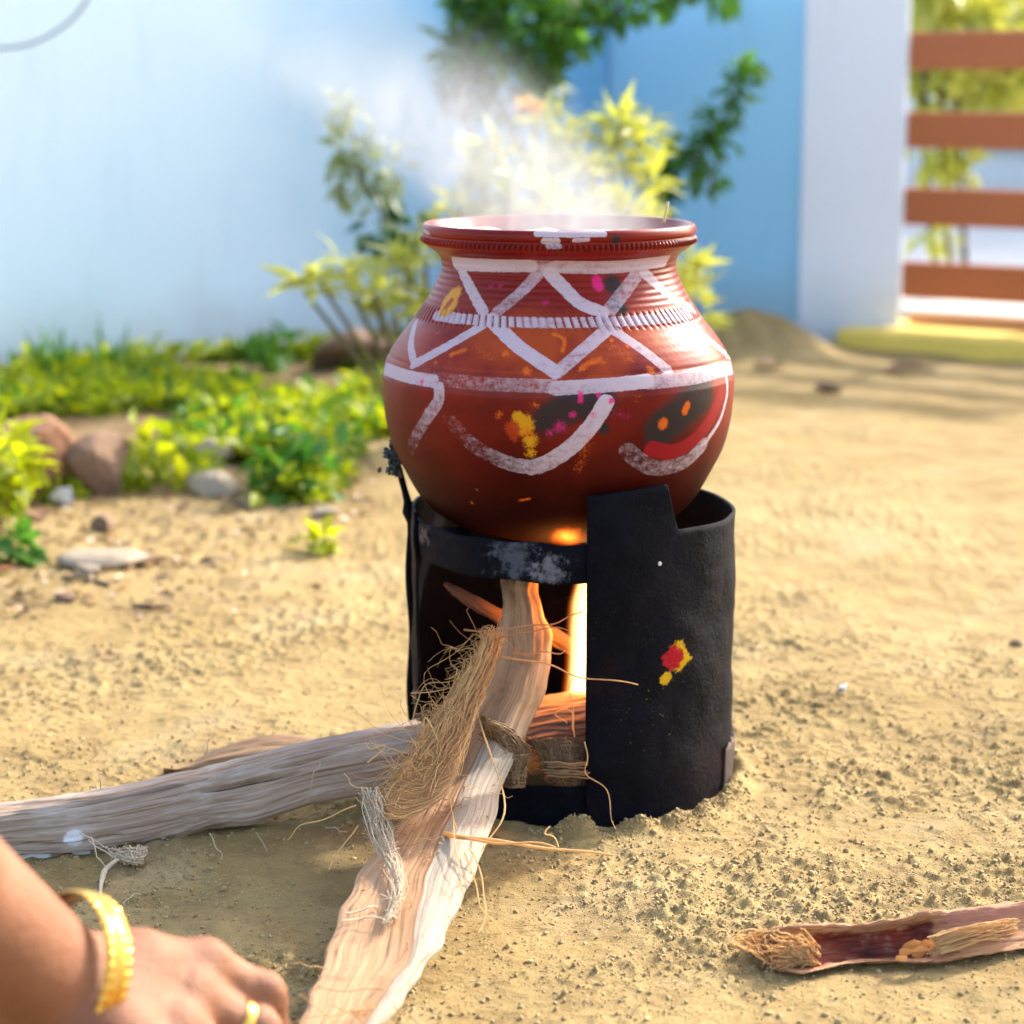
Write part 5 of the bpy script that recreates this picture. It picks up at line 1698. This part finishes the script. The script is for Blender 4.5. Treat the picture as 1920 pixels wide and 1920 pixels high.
BONES = [('elbow', 'mid', .040, .0335), ('mid', 'wrist', .0335, .0262), ('wrist', 'hp', .0255, .0190), ('wrist', 'hi', .0262, .0200), ('hp', 'p0', .0185, .0118), ('hi', 'i0', .0195, .0130),
         ('wrist', 'r0', .022, .0130), ('wrist', 'm0', .022, .0135), ('p0', 'r0', .0115, .0125), ('r0', 'm0', .0125, .0130), ('m0', 'i0', .0130, .0128), ('hp', 'hi', .018, .019),
         ('p0', 'p1', .0112, .0096), ('p1', 'p2', .0093, .0082), ('p2', 'p3', .0082, .0068), ('r0', 'r1', .0112, .0098), ('r1', 'r2', .0096, .0086), ('r2', 'r3', .0086, .0072),
         ('m0', 'm1', .0114, .0100), ('m1', 'm2', .0098, .0088), ('m2', 'm3', .0088, .0074), ('i0', 'i1', .0114, .0100), ('i1', 'i2', .0098, .0088), ('i2', 'i3', .0088, .0072),
         ('wrist', 't0', .022, .0165), ('t0', 't1', .0165, .0120), ('t1', 't2', .0118, .0102), ('t2', 't3', .0102, .0080)]
HS = 1.065                      # the whole arm a little further from the camera, and larger to match
J = {k: np.array((0, 0, CAM_H)) + (v - np.array((0, 0, CAM_H))) * HS for k, v in J.items()}
BONES = [(a_, b_, r0 * HS, r1 * HS) for a_, b_, r0, r1 in BONES]
# knuckles and the ulna's bump stand proud of the back of the hand
for nm, rr_ in (('p0', .0088), ('r0', .0096), ('m0', .0100), ('i0', .0100), ('p1', .0080), ('r1', .0084), ('m1', .0086), ('i1', .0088)):
    v = J[nm]; d_ = np.array((0, 0, CAM_H)) - v; d_ = d_ / np.linalg.norm(d_) * 0.55 + np.array((0, 0, 0.75))
    J['k' + nm] = v + d_ * 0.0052
    BONES.append(('k' + nm, 'k' + nm, rr_, rr_))
allp = np.array(list(J.values()))
lo, hi = allp.min(0) - 0.055, allp.max(0) + 0.045
lo[0] = max(lo[0], -0.37)
h = 0.0020
gx_, gy_, gz_ = [np.arange(lo[k], hi[k], h) for k in range(3)]
Q = np.stack(np.meshgrid(gx_, gy_, gz_, indexing='ij'), -1).astype(np.float32)
best = None
KS = 0.0050
for a_, b_, r0, r1 in BONES:
    A_, B_ = J[a_].astype(np.float32), J[b_].astype(np.float32)
    ab = B_ - A_
    t_ = np.clip(((Q - A_) @ ab) / (ab @ ab + 1e-12), 0, 1)
    d_ = np.linalg.norm(Q - A_ - t_[..., None] * ab, axis=-1) - (r0 + (r1 - r0) * t_)
    if best is None:
        best = d_
    else:
        hh = np.clip(0.5 + 0.5 * (best - d_) / KS, 0, 1)
        best = best * (1 - hh) + d_ * hh - KS * hh * (1 - hh)
best[0] = best[-1] = 0.01
best[:, 0] = best[:, -1] = 0.01
best[:, :, 0] = best[:, :, -1] = 0.01
V, F = surface_nets(best, lo, h)
# knuckle and tendon relief, a little smoothing
for _ in range(3):
    acc = np.zeros_like(V); num = np.zeros(len(V))
    for a_, b_ in ((0, 1), (1, 2), (2, 3), (3, 0)):
        np.add.at(acc, F[:, a_], V[F[:, b_]]); np.add.at(num, F[:, a_], 1)
        np.add.at(acc, F[:, b_], V[F[:, a_]]); np.add.at(num, F[:, b_], 1)
    V = V * 0.4 + 0.6 * acc / num[:, None]
M = Mat("warm_brown_skin")
c = M.coord()
n1 = M.noise(c, 28.0, 5.0)
col = M.mix(M.ramp(n1, (0.35, 0.0), (0.7, 1.0)), (0.205, 0.080, 0.037), (0.270, 0.118, 0.060))
col = M.mix(M.math('MULTIPLY', M.ramp(M.noise(c, 8.0, 3.0), (0.45, 0.0), (0.7, 1.0)), 0.35), col, (0.215, 0.078, 0.038))
nb = M.bump(M.voro(c, 700.0), 0.5, 0.0009)
nb = M.bump(M.voro(M.coord((130, 60, 60)), 1.0, 'DISTANCE_TO_EDGE'), 0.35, 0.0015, nb)
nb = M.bump(M.noise(M.coord((40, 160, 160)), 1.0, 4.0), 0.35, 0.002, nb)
skin = M.surf(M.bsdf(col, 0.62, nb, Specular_IOR_Level=0.3, Subsurface_Weight=0.15, Subsurface_Radius=(0.01, 0.004, 0.002), Subsurface_Scale=0.5))
tag(obj("person", V, F, skin, origin=J['wrist']), "bare brown forearm and hand reaching in at lower left, fingers curled down", "person")

# bangle
gold = Mat("polished_gold")
gold = gold.surf(gold.bsdf(gold.mix(gold.attr("inner"), (0.80, 0.44, 0.085), (0.16, 0.045, 0.018)), 0.28, gold.bump(gold.noise(gold.coord(), 500.0, 3.0), 0.12, 0.0005), Metallic=1.0))  # inside face coloured dark in place of its shadow


def ring(name, cen, axis_, rad, width, thick, label, cat, ribs, cuts, n=260, up=(0, 0, 1)):
    axis_ = axis_ / np.linalg.norm(axis_)
    e1 = np.cross(axis_, np.array(up)); e1 /= np.linalg.norm(e1)
    e2 = np.cross(axis_, e1)
    prof = []
    nw = 32
    for i in range(nw + 1):
        x = -1 + 2 * i / nw
        hgt = thick * (0.55 + 0.30 * (1 - x * x)) + (0.12 * width * (0.5 + 0.5 * math.cos(x * math.pi * ribs)) * 0.5 if ribs else 0)
        prof.append((x * width / 2, hgt, abs(x)))
    prof += [(width / 2, 0.0, 0), (0, -0.0002, 0), (-width / 2, 0.0, 0)]
    ang = np.linspace(0, 2 * math.pi, n, endpoint=False)
    V = np.zeros((n, len(prof), 3))
    for j, (x, hgt, e) in enumerate(prof):
        hh = hgt - (np.clip(np.sin(ang * cuts + x * 900) * 1.5, 0, 1) * 0.0009 * (0.55 < e < 0.98) if cuts else 0)
        rr_ = rad + hh
        V[:, j] = cen + axis_ * x + np.outer(np.cos(ang) * rr_, e1) + np.outer(np.sin(ang) * rr_, e2)
    k = len(prof)
    inner = np.tile([0.0] * (k - 3) + [1.0, 1.0, 1.0], n)
    i, j = np.meshgrid(np.arange(n), np.arange(k), indexing='ij')
    F = np.stack([i * k + j, ((i + 1) % n) * k + j, ((i + 1) % n) * k + (j + 1) % k, i * k + (j + 1) % k], -1).reshape(-1, 4)
    return tag(obj(name, V.reshape(-1, 3), F, gold, origin=cen, attrs={"inner": inner}), label, cat)


right = np.array((1.0, 0, 0)); fwd = np.array((0, CP, -SP)); upc = np.array((0, SP, CP))
bc = at_depth(138, 1822, 0.918 * HS)
ring("bangle", bc, right * 0.70 + fwd * 0.66 - upc * 0.22, 0.0330 * HS, 0.0135, 0.0015, "wide ribbed gold bangle worn round the wrist at lower left", "bangle", 3, 46)
ra = J['r1'] - J['r0']
ring("finger_ring", J['r0'] + ra * 0.72, ra, 0.0104 * HS, 0.0055, 0.0011, "plain gold ring worn on the curled finger at lower left", "ring", 0, 0, 80)

# ------------------------------------------------------------------ steam
M = Mat("steam_volume")
g = M.n("ShaderNodeTexCoord").outputs["Object"]        # metres from the middle of the rim
sep = M.n("ShaderNodeSeparateXYZ", {0: g})
x_, y_, z_ = sep.outputs[0], sep.outputs[1], sep.outputs[2]
drift = M.math('MULTIPLY', M.math('POWER', M.math('MAXIMUM', z_, 0.0), 1.1), 1.35)
xs = M.math('ADD', x_, drift)                            # steam leans left as it rises
wid = M.math('ADD', 0.088, M.math('MULTIPLY', z_, 0.30))
rr_ = M.math('SQRT', M.math('ADD', M.math('MULTIPLY', xs, xs), M.math('MULTIPLY', y_, y_)))
body_ = M.step(M.math('DIVIDE', rr_, wid), 1.05, 0.45)
fall = M.step(z_, 0.16, 0.03)
wn_ = M.n("ShaderNodeMapping", {"Vector": g, "Rotation": (0, 0.65, 0), "Scale": (26, 22, 11)}).outputs[0]
wisp = M.ramp(M.noise(wn_, 1.0, 4.0, 0.55, 1.6), (0.44, 0.0), (0.66, 1.0))
base_ = M.step(z_, 0.035, 0.0)
den = M.math('MULTIPLY', body_, M.math('ADD', M.math('MULTIPLY', M.math('MULTIPLY', wisp, fall), 6.5), M.math('ADD', M.math('MULTIPLY', fall, 3.4), M.math('MULTIPLY', base_, 1.0))))
vol = M.n("ShaderNodeVolumePrincipled", {"Color": (0.60, 0.62, 0.66), "Density": den, "Anisotropy": 0.15}).outputs[0]
M.t.links.new(vol, M.out.inputs["Volume"])
zr = zpx(424)
ST0 = np.array((PX0, PY0, zr))
V = []
nzs, na = 14, 28
for k in np.linspace(0, 1, nzs):
    zv = 0.165 * k
    rad = (0.0845 if k == 0 else 0.096 + zv * 0.35)
    for a_ in np.linspace(0, 2 * math.pi, na, endpoint=False):
        V.append((PX0 - 1.35 * zv ** 1.1 + rad * math.cos(a_), PY0 + rad * math.sin(a_), zr + (0 if k else -0.006) + zv))
F = [tuple(f) for f in grid_faces(na, nzs, True)] + [tuple(range(na))[::-1], tuple((nzs - 1) * na + i for i in range(na))]
tag(obj("steam", V, F, M.m, origin=ST0), "white steam drifting up and left from the pot's mouth", "steam", kind="stuff")
